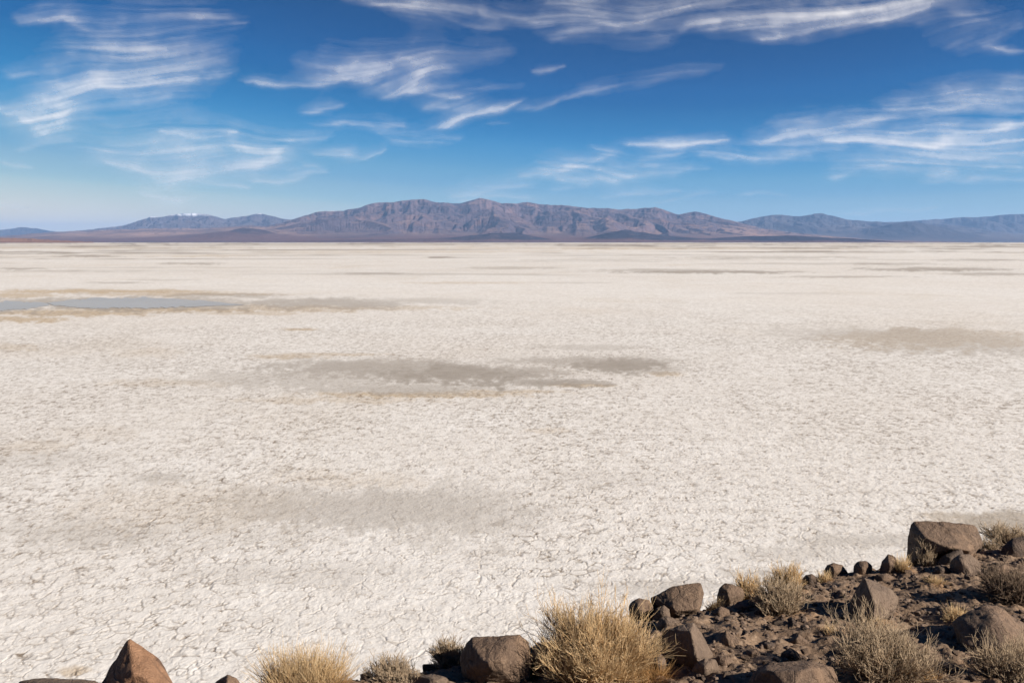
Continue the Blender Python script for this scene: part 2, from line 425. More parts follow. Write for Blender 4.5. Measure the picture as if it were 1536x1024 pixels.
def build_range(name, px0, px1, nc, y0, y1, nr, ridge, halfw, sil, seed, mat, apron, snow_px=(), blobs=(), iters=8, K=0.05, spur=0.5, wl=2600.0):
    px = np.linspace(px0, px1, nc); t = np.linspace(0, 1, nr)
    Yr = y0 + (y1 - y0) * t
    S = (px - 768) / F / math.cos(TH)     # x/y close to the horizon
    YY, SS = np.meshgrid(Yr, S, indexing='ij'); XX = SS * YY
    # the silhouette of the photograph as elevation (tangent) per bearing
    ty = np.interp(px, [p[0] for p in sil], [p[1] for p in sil])
    ty = ty + 0.9 * fbm(px * 0.06, px * 0, seed + 61, 4, 0.6)
    tgt = np.array([ray(a, b)[2] / ray(a, b)[1] for a, b in zip(px, ty)]); tgt = np.maximum(tgt, 0.00002)
    env = np.maximum(tgt * ridge, 1.0)
    rs = np.random.RandomState(seed)
    rl = ridge + halfw * 0.30 * fbm(px * 0.012, px * 0, seed, 4)
    wxx = XX + 420 * fbm(XX / wl, YY / wl, seed + 5, 5, 0.55); wyy = YY + 560 * fbm(XX / wl + 7, YY / wl, seed + 6, 5, 0.55)
    d = (wyy - rl[None, :]) / halfw
    prof = np.clip(1 - np.abs(d), 0, 1)
    h = env[None, :] * 0.72 * prof ** 1.5
    # peaks: one on every rise of the skyline, lower ones in front of it, each a spurred pyramid
    peaks = []
    for k in range(1, len(sil) - 1):
        if sil[k][1] <= max(sil[k - 1][1], sil[k + 1][1]) and px0 < sil[k][0] < px1:
            yk = float(np.interp(sil[k][0], px, rl)); peaks.append((sil[k][0], yk, float(np.interp(sil[k][0], px, tgt)) * yk, 1.0))
    for k in range(int((px1 - px0) / 11)):
        q = rs.uniform(px0, px1); f = rs.uniform(0.05, 0.62) ** 1.2
        e = float(np.interp(q, px, env)); peaks.append((q, float(np.interp(q, px, rl)) - f * halfw, e * (1 - f) * rs.uniform(0.70, 1.08), rs.uniform(0.5, 0.95)))
    for q, yk, H, wd in peaks:
        xk = (q - 768) / F / math.cos(TH) * yk
        dx = wxx - xk; dy = wyy - yk; rr = np.hypot(dx * 1.05, dy * 0.85); an = np.arctan2(dy, dx)
        ph = rs.uniform(0, 6.28); n1 = rs.randint(2, 4)
        spur = np.abs(np.sin(an * n1 + ph + 0.0004 * rr)) ; spur2 = np.abs(np.sin(an * (2 * n1 + 1) + ph * 2 + 0.0011 * rr))
        sl = H / (halfw * 0.50 * wd) * (0.62 + 0.62 * spur + 0.24 * spur2)
        h = np.maximum(h, H - sl * rr)
    edge = sstep(0, 0.10, (YY - y0) / (y1 - y0)) * sstep(1, 0.93, (YY - y0) / (y1 - y0))
    h = np.maximum(h, 0) * edge
    amp = np.minimum(h, 500) / 500
    h = h + env.max() * 0.10 * amp * (ridged(wxx / (wl * 0.35), wyy / (wl * 0.5), seed + 12, 5, 0.55) - 0.6) * 2
    h = erode(np.maximum(h, 0), 0.004 * h, 1, iters, K, m=0.40, diff=0.08)
    hm = h / h.max()
    ap = np.array([ray(a, b)[2] / ray(a, b)[1] for a, b in zip(px, np.interp(px, [p[0] for p in apron], [p[1] for p in apron]))])
    fr = sstep(0.0, 1.15, (YY - y0) / (ridge - halfw * 0.7 - y0))
    base = np.maximum(ap, 0.00001)[None, :] * YY * fr * np.clip(1 - (YY - ridge) / (y1 - ridge), 0, 1) * (1 + 0.12 * fbm(XX * 0.0005, YY * 0.0003, seed + 77, 4))
    base = np.minimum(base, 0.80 * tgt[None, :] * YY)
    # per bearing, lift the relief until its skyline stands where the photograph's does
    lo = np.zeros(nc); hi = np.full(nc, 9000.0)
    for k in range(30):
        m_ = (lo + hi) / 2
        over = np.max((base + m_[None, :] * hm - CAM_H) / YY, axis=0) > tgt
        hi = np.where(over, m_, hi); lo = np.where(over, lo, m_)
    kk = smooth1(np.clip(lo, 0, 9000), 22)
    rel = kk[None, :] * hm
    hh = base + rel
    for k in range(14):                                            # then bring the skyline on, fading gently down the slopes
        el = (hh - CAM_H) / YY; im = np.argmax(el, axis=0); res = smooth1(tgt - el.max(axis=0), 1)
        yc = smooth1(Yr[im].astype(float), 10)
        top = np.maximum(rel[im, np.arange(nc)], 20.0)
        gain = np.clip(res * yc / smooth1(top, 2), -0.5, 0.5)
        wgt = np.exp(-((YY - yc[None, :]) / (halfw * 0.55)) ** 2)
        rel = rel * (1 + gain[None, :] * wgt); hh = base + rel
    dark = np.zeros_like(h)
    for bx, byb, bt, bw, yy, dw, dk in blobs:      # low dark hills on the apron: bearing, height px, width px, distance, depth
        g = np.exp(-((px[None, :] - bx) / bw) ** 2 - ((YY - yy) / dw) ** 2)
        g = g * (0.55 + 0.75 * ridged(XX * 0.0008, YY * 0.0008, seed + 55, 5))
        hh = hh + bt / F * yy * g
        dark = np.maximum(dark, dk * sstep(0.12, 0.4, g))
    hh = hh - 2.0 * (1 - sstep(0, 0.02, (YY - y0) / (y1 - y0)))
    # attributes
    gy = np.gradient(hh, axis=0) / (Yr[1] - Yr[0]); gx = np.gradient(hh, axis=1) / np.maximum(np.gradient(XX, axis=1), 1)
    slope = np.hypot(gx, gy)
    fan = sstep(0.30, 0.12, slope) * sstep(0.30, 0.60, fr) * sstep(0.0, 0.35, hh / np.maximum(env[None, :], 50)) * (0.55 + 0.45 * fbm(XX * 0.0006, YY * 0.0004, seed + 31, 4))
    sn = np.zeros_like(h)
    for sx, sw, lo in snow_px:
        topel = (hh - CAM_H) / YY
        sn = np.maximum(sn, np.exp(-((px[None, :] - sx) / sw) ** 2) * sstep(lo, lo + 0.0012, topel / 1.0))
    V = np.stack([XX, YY, hh], -1).reshape(-1, 3)
    me = mesh_np(name, V, grid_faces(nr, nc), mat, True, {'fan': np.clip(fan, 0, 1).ravel(), 'snow': sn.ravel(), 'dark': dark.ravel(), 'low': (sstep(0.75, 0.40, fr) * np.ones_like(h)).ravel()})
    return tag(link(name, me), kind='structure')

SIL_MAIN = [(-60, 357), (0, 355.5), (60, 350.5), (100, 347.5), (150, 345.5), (200, 344), (260, 342), (320, 342), (360, 339.5), (385, 338), (405, 339.5), (425, 335), (445, 329), (462, 324),
            (480, 318), (500, 316.5), (520, 316), (545, 311), (560, 306), (572, 303.5), (590, 303.5), (612, 300.5), (637, 298.5), (655, 303), (690, 305.5), (706, 301.5), (721, 296.8), (735, 300), (752, 305), (775, 305), (790, 303), (810, 306.5),
            (850, 308.5), (880, 312), (905, 312.5), (925, 314), (950, 313.5), (978, 310.5), (995, 316), (1012, 322), (1025, 319.5), (1037, 317), (1055, 321), (1075, 327.5), (1100, 333), (1130, 341), (1170, 347.5), (1220, 352.5), (1290, 358.5), (1360, 361.5), (1450, 363)]
APR_MAIN = [(-60, 360), (100, 352), (300, 349), (500, 346), (700, 345), (900, 346), (1050, 349), (1200, 355), (1320, 361), (1450, 363)]
M_MT = mat_mountain('desert_mountain', (0.052, 0.040, 0.052), (0.140, 0.090, 0.088), (0.40, 0.245, 0.17), (0.032, 0.027, 0.038))
build_range('mountains', -60, 1450, 1300, 14500, 33500, 280, 25800, 6200, SIL_MAIN, 3, M_MT, APR_MAIN,
            snow_px=[(503, 8, 0.0372), (727, 9, 0.0532)],
            blobs=[(765, 0, 9, 50, 16500, 900, 1), (710, 0, 4, 50, 16200, 700, .8), (925, 0, 10, 40, 17000, 900, 1), (985, 0, 6.5, 60, 16800, 800, 1), (1180, 0, 7, 60, 16000, 800, 1), (1110, 0, 5, 50, 16600, 700, .9), (1270, 0, 4, 60, 16000, 700, .9), (600, 0, 4, 120, 15800, 500, .35), (385, 0, 6, 30, 19000, 900, .7), (350, 0, 7, 80, 18500, 800, .2)])
SIL_RIGHT = [(1020, 352), (1060, 342), (1100, 333), (1130, 326), (1150, 322.5), (1165, 322), (1180, 324.5), (1200, 323.5), (1212, 320.5), (1222, 319.8), (1240, 324), (1265, 330), (1290, 331.5), (1320, 333.5), (1350, 334), (1400, 336), (1440, 340), (1480, 347), (1540, 352), (1620, 356), (1700, 360)]
M_MT2 = mat_mountain('far_mountain', (0.036, 0.034, 0.042), (0.085, 0.070, 0.074), (0.15, 0.12, 0.11), (0.030, 0.029, 0.036), fscale=0.8, rust=(0.10, 0.078, 0.075), low=(0.095, 0.070, 0.070))
build_range('mountains', 1010, 1720, 620, 25500, 38500, 170, 32500, 4600, SIL_RIGHT, 19, M_MT2, [(1010, 352), (1300, 347), (1500, 353), (1720, 361)],
            blobs=[(1345, 0, 13, 45, 28000, 1300, .8), (1400, 0, 8, 50, 28000, 1300, .7)], iters=7)
SIL_BACK = [(90, 351), (130, 346), (170, 341.5), (195, 338.5), (212, 333), (236, 325.5), (252, 325.8), (270, 321.5), (300, 319.5), (322, 322), (345, 328.5), (372, 324.5), (398, 320.2), (415, 324), (432, 328.5), (455, 331), (500, 338), (560, 350)]
M_MT3 = mat_mountain('pale_mountain', (0.060, 0.050, 0.060), (0.135, 0.105, 0.106), (0.24, 0.175, 0.145), (0.045, 0.040, 0.050), fscale=0.8, rust=(0.13, 0.095, 0.09), low=(0.12, 0.08, 0.075))
build_range('mountains', 90, 560, 480, 26000, 38500, 170, 32500, 4600, SIL_BACK, 53, M_MT3, [(90, 354), (300, 345), (560, 352)], snow_px=[(285, 34, 0.0318), (398, 9, 0.0338), (240, 9, 0.0296)], iters=7)
SIL_FAR = [(1180, 352), (1240, 340), (1290, 334), (1330, 333), (1360, 331), (1400, 328.5), (1430, 325.5), (1455, 326), (1475, 323.5), (1500, 321.5), (1520, 320.8), (1540, 323), (1580, 326), (1640, 330), (1720, 338), (1800, 350)]
build_range('mountains', 1170, 1800, 420, 31000, 42000, 110, 37000, 3600, SIL_FAR, 29, M_MT2, [(1170, 356), (1500, 349), (1800, 358)], iters=6)
SIL_LEFT = [(-150, 346), (-60, 345), (0, 346), (22, 344), (50, 340.5), (66, 342.5), (85, 346), (120, 351), (170, 356)]
build_range('mountains', -150, 180, 240, 30000, 41000, 90, 36000, 3600, SIL_LEFT, 37, M_MT2, [(-150, 356), (180, 360)], iters=6)
M_RED = mat_mountain('red_hill', (0.21, 0.105, 0.07), (0.27, 0.15, 0.10), (0.30, 0.18, 0.12), (0.15, 0.08, 0.06), snow=False, fscale=3.0)
build_range('hills', -160, 150, 200, 8200, 11800, 50, 10000, 1300, [(-160, 355.5), (0, 356.5), (40, 357), (80, 359.5), (110, 361), (150, 363)], 43, M_RED, [(-160, 361), (150, 363)], iters=6)

# ------------------------------------------------------------------ clouds: a thin cirrus layer high above
STROKES = [  # width, density, polyline
    (7, .45, (30,33), (95,26), (130,45)), (16, .13, (180,5), (240,15), (300,30)), (6, .22, (290,20), (360,35)), (14, .16, (270,62), (300,30)), (9, .42, (100,76), (150,80), (195,85), (225,70), (245,75)), (22, .22, (150,60), (250,100), (330,90)),
    (17, .66, (45,178), (82,165), (112,138), (150,128), (200,126), (260,120), (300,108)), (8, .45, (135,110), (152,126)), (5, .3, (10,112), (100,132)), (8, .55, (0,165), (40,185), (75,205)), (11, .5, (65,150), (88,180), (70,196)), (10, .45, (105,165), (75,196)),
    (5, .3, (40,225), (70,215), (110,215)), (5, .62, (240,198), (310,206), (355,200)), (9, .65, (345,205), (358,225), (412,235), (380,250), (345,252)), (8, .62, (160,245), (200,256), (250,270), (290,262), (350,258)), (11, .42, (150,228), (230,220), (330,226)), (10, .35, (240,240), (330,235)),
    (6, .42, (408,232), (440,216), (488,207)), (4, .42, (253,281), (272,267)), (3, .35, (290,268), (370,283)), (6, .5, (215,285), (240,300), (275,303)), (2, .25, (280,298), (320,294)), (4, .5, (375,272), (420,275), (460,262), (485,257)), (3, .3, (460,248), (485,257)),
    (4, .35, (312,119), (350,108)), (4, .52, (370,127), (440,127), (520,122)), (13, .36, (458,104), (505,118)), (4, .4, (455,168), (490,163), (512,160)), (3, .3, (470,188), (520,190)), (4, .35, (0,245), (45,255)), (3, .25, (0,310), (45,312)), (4, .4, (472,231), (512,233), (545,240), (572,224)),
    (10, .66, (508,108), (560,108), (588,104)), (8, .5, (512,120), (578,126)), (9, .52, (585,138), (622,124), (642,99), (600,88)), (5, .55, (572,142), (640,138), (692,149)), (13, .3, (600,95), (665,106)), (4, .35, (510,104), (536,91)), (10, .2, (660,100), (765,78)), (3, .18, (640,133), (785,133)),
    (7, .5, (640,162), (703,165), (660,190)), (4, .6, (660,190), (700,174), (748,165), (780,154)), (4, .3, (780,165), (830,155), (846,145)), (4, .28, (848,152), (880,141), (925,135)), (3, .3, (800,110), (842,103)), (2, .2, (740,185), (765,187)), (9, .14, (880,140), (1080,100)),
    (4, .45, (500,187), (605,192)), (6, .3, (570,198), (592,211), (685,212)), (6, .48, (680,292), (732,285), (795,276)), (3, .3, (668,297), (805,297)), (5, .58, (778,263), (842,258), (922,234), (895,226)), (5, .35, (805,242), (875,245)), (6, .58, (835,268), (920,270), (972,262), (1035,254)),
    (5, .5, (945,216), (1024,218), (1085,209)), (3, .3, (890,255), (980,250)), (5, .5, (955,242), (1000,234), (1030,224)), (3, .3, (828,283), (885,275)), (3, .35, (905,294), (1015,289)), (2, .2, (920,306), (965,308)), (2, .2, (980,308), (1028,300)),
    (9, .36, (520,-2), (620,12), (682,30)), (10, .35, (560,5), (705,14)), (7, .42, (718,14), (746,28), (800,32), (905,21)), (5, .26, (690,36), (755,46)), (6, .4, (825,5), (905,1)), (8, .52, (878,25), (922,41), (962,35), (1025,14)), (8, .3, (828,57), (905,38)), (20, .15, (830,30), (1000,60)), (18, .2, (930,10), (1060,20)),
    (7, .45, (1028,46), (1080,31)), (10, .66, (1070,42), (1180,35), (1260,18), (1330,8), (1425,-9)), (6, .58, (1145,55), (1182,56), (1260,40), (1330,27), (1395,9)), (4, .4, (1163,43), (1171,56)), (9, .3, (1024,15), (1105,-4)), (22, .2, (1080,25), (1350,10)), (18, .2, (1330,25), (1480,30)),
    (8, .3, (1420,70), (1482,65), (1525,38)), (3, .45, (1475,73), (1535,79)), (9, .2, (1400,5), (1465,30)), (3, .25, (1505,117), (1550,116)), (6, .52, (1408,149), (1462,140), (1545,133)), (8, .56, (1335,163), (1420,160), (1545,147)), (7, .3, (1480,160), (1545,166)),
    (7, .58, (1135,217), (1180,206), (1250,195), (1345,177)), (4, .3, (1158,205), (1188,198)), (8, .68, (1245,208), (1320,215), (1400,218), (1545,212)), (3, .42, (1335,201), (1395,194)), (7, .56, (1418,206), (1482,198), (1545,189)), (5, .3, (1395,190), (1445,182)), (16, .22, (1300,205), (1540,200)),
    (7, .56, (1055,232), (1130,239), (1192,230), (1265,223)), (4, .15, (1150,182), (1230,184)), (5, .15, (1160,190), (1250,185)), (8, .52, (1255,264), (1300,250), (1370,243), (1440,235), (1545,229)), (7, .45, (1395,263), (1435,257)), (4, .5, (1475,251), (1545,246)), (4, .36, (1385,276), (1450,270), (1545,268)), (14, .2, (1250,245), (1540,250)),
    (2.2, .3, (1245,321), (1340,318), (1405,313)), (3, .2, (1024,295), (1075,289)), (2.2, .25, (1105,293), (1185,292)), (3, .25, (1020,257), (1065,255)), (4, .2, (1370,255), (1300,258)), (26, .13, (130,240), (420,245)), (26, .12, (30,180), (300,130)),
    (14, .35, (-150,40), (-40,60)), (12, .4, (1560,40), (1750,20)), (10, .4, (1560,210), (1760,190)), (9, .4, (-180,200), (-30,180)), (14, .4, (300,-80), (700,-50)), (14, .4, (900,-60), (1300,-90))]

def build_clouds():
    step = 1.6
    xs = np.arange(-220, 1780, step); ys = np.arange(-110, 330, step)
    PX, PY = np.meshgrid(xs, ys); nr, nc = PX.shape
    # flow field and soft mask from the strokes
    fx = np.full(PX.shape, 0.35); fy = np.full(PX.shape, -0.03); D0 = np.zeros_like(PX)
    wx = PX + 9 * fbm(PX * 0.02, PY * 0.035, 201, 3) + 2.5 * fbm(PX * 0.06, PY * 0.1, 205, 3); wy = PY + 5.5 * fbm(PX * 0.018 + 5, PY * 0.03, 203, 3) + 1.2 * fbm(PX * 0.06 + 5, PY * 0.1, 207, 3)
    for st in STROKES:
        w, den, pts = st[0], st[1], st[2:]
        acc = np.zeros_like(PX)
        tot = sum(math.hypot(b[0] - a[0], b[1] - a[1]) for a, b in zip(pts[:-1], pts[1:])); run = 0
        for a, b in zip(pts[:-1], pts[1:]):
            dx, dy = b[0] - a[0], b[1] - a[1]; L2 = dx * dx + dy * dy; L = math.sqrt(L2)
            m = 7.5 * w + 30
            i0 = max(0, int((min(a[1], b[1]) - m - ys[0]) / step)); i1 = min(nr, int((max(a[1], b[1]) + m - ys[0]) / step) + 1)
            j0 = max(0, int((min(a[0], b[0]) - m - xs[0]) / step)); j1 = min(nc, int((max(a[0], b[0]) + m - xs[0]) / step) + 1)
            if i1 <= i0 or j1 <= j0: run += L; continue
            sl = (slice(i0, i1), slice(j0, j1))
            ax = wx[sl] - a[0]; ay = wy[sl] - a[1]
            t = np.clip((ax * dx + ay * dy) / L2, 0, 1)
            dd = np.hypot(ax - t * dx, (ay - t * dy))
            s = (run + t * L) / tot
            taper = 0.45 + 0.55 * np.sin(np.pi * np.clip(s, 0.02, 0.98)) ** 0.6
            ww = w * taper * 0.78
            # the lower edge of a streak is crisp, its upper side feathers away
            side = (ax - t * dx) * (-dy) + (ay - t * dy) * dx
            blend = sstep(-0.6, 0.6, side * (1 if dx >= 0 else -1) / (L * w))
            dd = dd * (0.62 + 0.72 * blend)
            g = den * (0.38 * np.exp(-(dd / (0.85 * ww)) ** 2) + 0.30 * np.exp(-(dd / (1.9 * ww)) ** 2) + 0.20 * np.exp(-(dd / (3.8 * ww)) ** 2)) * (0.5 + 0.5 * taper)
            acc[sl] = np.maximum(acc[sl], g)
            wt = np.exp(-(dd / (2.6 * w)) ** 2) * den * 3
            fx[sl] += wt * abs(dx) / L; fy[sl] += wt * dy / L * (1 if dx >= 0 else -1)
            run += L
        D0 = 1 - (1 - D0) * (1 - np.clip(acc, 0, .95))
    n = np.hypot(fx, fy); fx /= n; fy /= n
    turn = 0.30 * fbm(PX * 0.006, PY * 0.010, 231, 3)
    fx, fy = fx * np.cos(turn) - fy * np.sin(turn), fx * np.sin(turn) + fy * np.cos(turn)
    # filaments: noise smeared along the flow
    rs = np.random.RandomState(4)
    src = rs.rand(nr, nc); src = (src + np.roll(src, 1, 0) + np.roll(src, 1, 1) + np.roll(src, (1, 1), (0, 1))) / 4
    src2 = fbm(PX * 0.09, PY * 0.16, 241, 3)
    def lic(img, n, h):
        tot = img.copy(); cnt = 1
        for sg in (1, -1):
            x = np.tile(np.arange(nc, dtype=float), (nr, 1)); y = np.tile(np.arange(nr, dtype=float)[:, None], (1, nc))
            for k in range(n):
                xi = np.clip(x.astype(int), 0, nc - 1); yi = np.clip(y.astype(int), 0, nr - 1)
                x = x + sg * h * fx[yi, xi]; y = y + sg * h * fy[yi, xi]
                xi = np.clip((x + 0.5).astype(int), 0, nc - 1); yi = np.clip((y + 0.5).astype(int), 0, nr - 1)
                tot = tot + img[yi, xi]; cnt += 1
        return tot / cnt
    l1 = lic(src, 60, 1.0); l1 = (l1 - l1.mean()) / l1.std()
    l2 = lic(src2, 45, 2.0); l2 = (l2 - l2.mean()) / l2.std()
    soft = fbm(PX * 0.02, PY * 0.03, 251, 4, 0.55)
    D0 = 0.72 * D0 + 0.28 * lic(D0, 8, 1.0)
    l3 = lic(fbm(PX * 0.028, PY * 0.055, 281, 4, 0.55), 40, 2.0); l3 = (l3 - l3.mean()) / l3.std()
    l4 = lic(fbm(PX * 0.06, PY * 0.14, 283, 4, 0.6), 40, 2.0); l4 = (l4 - l4.mean()) / l4.std()
    D = D0 * np.clip(0.90 + 0.20 * l3 + 0.13 * l4 + 0.05 * l1 + 0.25 * soft, 0.06, 1.7)
    D = 0.90 * np.clip(D, 0, 1.2) ** 1.1
    bg = 0.05 * sstep(0.0, 0.9, soft + 0.35 * l2)
    D = 0.92 * np.clip(D, 0, 1.2) ** 1.12
    D = np.clip(D + bg * sstep(0.02, 0.12, D0), 0, 0.86)
    edge = sstep(-220, -140, PX) * sstep(1780, 1700, PX) * sstep(-110, -70, PY)
    D = D * edge
    keepv = D > 0.018
    kf = keepv[:-1, :-1] | keepv[1:, :-1] | keepv[:-1, 1:] | keepv[1:, 1:]
    H = 7000.0
    a = (PX - 768) / F; b = (PY - 512) / F
    dy = math.cos(TH) - b * math.sin(TH); dz = -math.sin(TH) - b * math.cos(TH)
    s = (H - CAM_H) / dz
    # the layer is not flat: it sags and swells a little
    s = s * (1 + 0.0015 * soft)
    V = np.stack([a * s, dy * s, CAM_H + dz * s], -1).reshape(-1, 3)
    fc = grid_faces(nr, nc, kf)
    used = np.unique(fc); mp = np.full(len(V), -1); mp[used] = np.arange(len(used))
    me = mesh_np('clouds', V[used], mp[fc], mat_cloud(), True, {'cover': D.ravel()[used]})
    return tag(link('clouds', me), 'thin white wispy cirrus clouds streaked across the deep blue sky', 'clouds', kind='stuff')
build_clouds()

# ------------------------------------------------------------------ the hillside under the camera
SL0, SL1 = 1.7, 0.22
def plane_hit(px, py):
    d = ray(px, py); Y = SL0 / (-d[2] / d[1] - SL1)
    return d[0] / d[1] * Y, Y
CREST = [(-300, 1105), (0, 1075), (150, 1062), (350, 1030), (450, 1012), (560, 994), (640, 988), (700, 980), (800, 958), (960, 918), (1080, 892), (1240, 858), (1370, 838), (1480, 812), (1536, 803), (1700, 775)]
_ch = [plane_hit(*p) for p in CREST]
CX = np.array([-60.0] + [c[0] for c in _ch] + [60.0]); CY = np.array([_ch[0][1]] + [c[1] for c in _ch] + [_ch[-1][1] + 4])
def terrain(X, Y):
    X = np.asarray(X, float); Y = np.asarray(Y, float)
    e = np.interp(X, CX, CY) + 0.10 * fbm(X * 0.9, Y * 0.4, 301, 3)
    z = CAM_H - (SL0 + SL1 * Y)
    k = 5.0
    over = np.logaddexp(0, k * (Y - e)) / k
    z = z - 0.72 * over
    z = z + 0.085 * fbm(X * 0.8, Y * 0.8, 311, 4) + 0.035 * fbm(X * 3.1, Y * 3.1, 315, 4, 0.6)
    # hummocks that throw the long shadows between the boulders
    return z
def ground_at(px, py):
    d = ray(px, py); c = np.array([0, 0, CAM_H]); s = np.arange(3.0, 20, 0.02)
    P = c + s[:, None] * d
    hit = np.nonzero(P[:, 2] <= terrain(P[:, 0], P[:, 1]))[0]
    if len(hit): k = float(s[hit[0]])
    else:                                   # just over the crest: stand it on the crest itself
        x, y = plane_hit(px, py); y = min(y, float(np.interp(x, CX, CY))); k = y / d[1]
    return c + d * k, k

M_SOIL = mat_soil()
BUSH_SPOTS = []                        # (x, y, r) litter under bushes, filled before the hillside is built
def build_hill():
    xs = np.concatenate([np.linspace(-30, -4.2, 40)[:-1], np.arange(-4.2, 9.5, 0.028), np.linspace(9.5, 32, 40)[1:]])
    ys = np.concatenate([np.linspace(-14, 4.0, 40)[:-1], np.arange(4.0, 12.5, 0.028), np.linspace(12.5, 24, 40)[1:]])
    X, Y = np.meshgrid(xs, ys); Z = terrain(X, Y)
    det = sstep(13, 8, Y) * sstep(3, 4.2, Y)
    rz = fbm(X * 9, Y * 9, 321, 4, 0.65)
    Z = Z + det * (0.013 * rz + 0.028 * np.maximum(0, fbm(X * 4.2, Y * 4.2, 325, 3) - 0.25))
    f1, f2, cid = voro(X * 11 + 0.3 * rz, Y * 11, 331)
    Z = Z + det * 0.022 * (cid > 0.62) * np.sqrt(np.clip(0.16 - f1 * f1, 0, 1)) / 0.4
    lit = np.zeros_like(X)
    for bx, by, br, s in BUSH_SPOTS:
        lit = np.maximum(lit, s * sstep(1.5, 0.3, np.hypot(X - bx, Y - by) / br + 0.35 * fbm(X * 5, Y * 5, 341, 3)))
    V = np.stack([X, Y, Z], -1).reshape(-1, 3)
    me = mesh_np('hillside', V, grid_faces(*X.shape), M_SOIL, True, {'litter': lit.ravel()})
    return tag(link('hillside', me), kind='structure', label='dark brown stony slope in the foreground')

# ------------------------------------------------------------------ rocks
def ico(sub):
    bm = bmesh.new(); bmesh.ops.create_icosphere(bm, subdivisions=sub, radius=1.0)
    v = np.array([x.co[:] for x in bm.verts]); f = np.array([[x.index for x in q.verts] for q in bm.faces]); bm.free()
    return v, f
ICO = {s: ico(s) for s in (2, 4, 5, 6)}

def hull_planes(P):
    bm = bmesh.new()
    for p in P: bm.verts.new(p)
    bmesh.ops.convex_hull(bm, input=bm.verts)
    bm.normal_update(); n = []; dd = []
    for f in bm.faces:
        if f.calc_area() > 1e-7: n.append(f.normal[:]); dd.append(f.normal.dot(f.verts[0].co))
    bm.free(); n = np.array(n); dd = np.array(dd)
    flip = dd < 0; n[flip] *= -1; dd = np.abs(dd)
    return n, np.maximum(dd, 0.03)

def rock_mesh(name, P, sub, mat, seed, sharp=26, rough=1.0):
    """P: hull points in metres about the rock's middle. Returns a mesh shaped as that polytope, worn and chipped."""
    P = np.array(P, float); lo = P.min(0); hi = P.max(0); c = (lo + hi) / 2; half = np.maximum((hi - lo) / 2, 0.01)
    c = 0.5 * c + 0.5 * P.mean(0)
    Q = (P - c) / half
    n, d = hull_planes(Q)
    rs = np.random.RandomState(seed)
    # a few extra chips cut off corners
    k = 6 if sharp < 20 else 5
    ext = rs.normal(size=(k, 3))
    if sharp >= 20: ext[:, 1] = -np.abs(ext[:, 1]) * 1.2; ext[:, 2] = np.abs(ext[:, 2]) * (0.8 if sharp < 36 else 0.25) - 0.2
    ext /= np.linalg.norm(ext, axis=1)[:, None]
    sup = (Q @ ext.T).max(0)
    n = np.vstack([n, ext]); d = np.append(d, sup * (rs.uniform(0.80, 0.95, k) if sharp < 20 else rs.uniform(0.84, 0.97, k)))
    v, f = ICO[sub]
    t = np.maximum((v @ n.T) / d[None, :], 1e-6)
    sharp = sharp * 4.0 if sharp >= 20 else sharp * 2.0
    tm = t.max(1, keepdims=True); r = (np.power(np.power(t / tm, sharp).sum(1), -1.0 / sharp)) / tm[:, 0]
    W = v * r[:, None] * half + c
    s = float(half.mean()); sc = 1.0 / s
    off = rs.uniform(-50, 50, 3)
    a = noise3(W * sc * 1.1 + off, seed) * 0.013 + noise3(W * sc * 2.7 + off, seed + 9) * 0.022
    b = noise3(W * sc * 6.5 + off, seed + 21) * 0.016 + noise3(W * sc * 15 + off, seed + 33) * 0.008
    pits = -0.03 * sstep(0.35, 0.7, noise3(W * sc * 4.5 + off, seed + 41))
    crack = -0.022 * sstep(0.04, 0.0, np.abs(noise3(W * sc * np.array([1.2, 1.2, 2.4]) + off, seed + 51)))
    W = W + v * ((a + b + pits + crack) * s * rough)[:, None]
    return mesh_np(name, W, f, mat, True)

M_BASALT = mat_rock('brown_basalt', (0.094, 0.060, 0.040), (0.165, 0.107, 0.070), (0.25, 0.175, 0.118), (0.27, 0.17, 0.105), 0.35)
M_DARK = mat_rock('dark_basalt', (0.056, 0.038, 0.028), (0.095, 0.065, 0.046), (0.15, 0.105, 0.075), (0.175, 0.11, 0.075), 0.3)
M_RUST = mat_rock('rust_sandstone', (0.19, 0.10, 0.055), (0.28, 0.155, 0.088), (0.36, 0.215, 0.13), (0.075, 0.047, 0.034), 0.9, 1.9, 1.0)
M_GREY = mat_rock('greyish_basalt', (0.100, 0.068, 0.048), (0.172, 0.119, 0.083), (0.25, 0.182, 0.128), (0.20, 0.14, 0.10), 0.4)

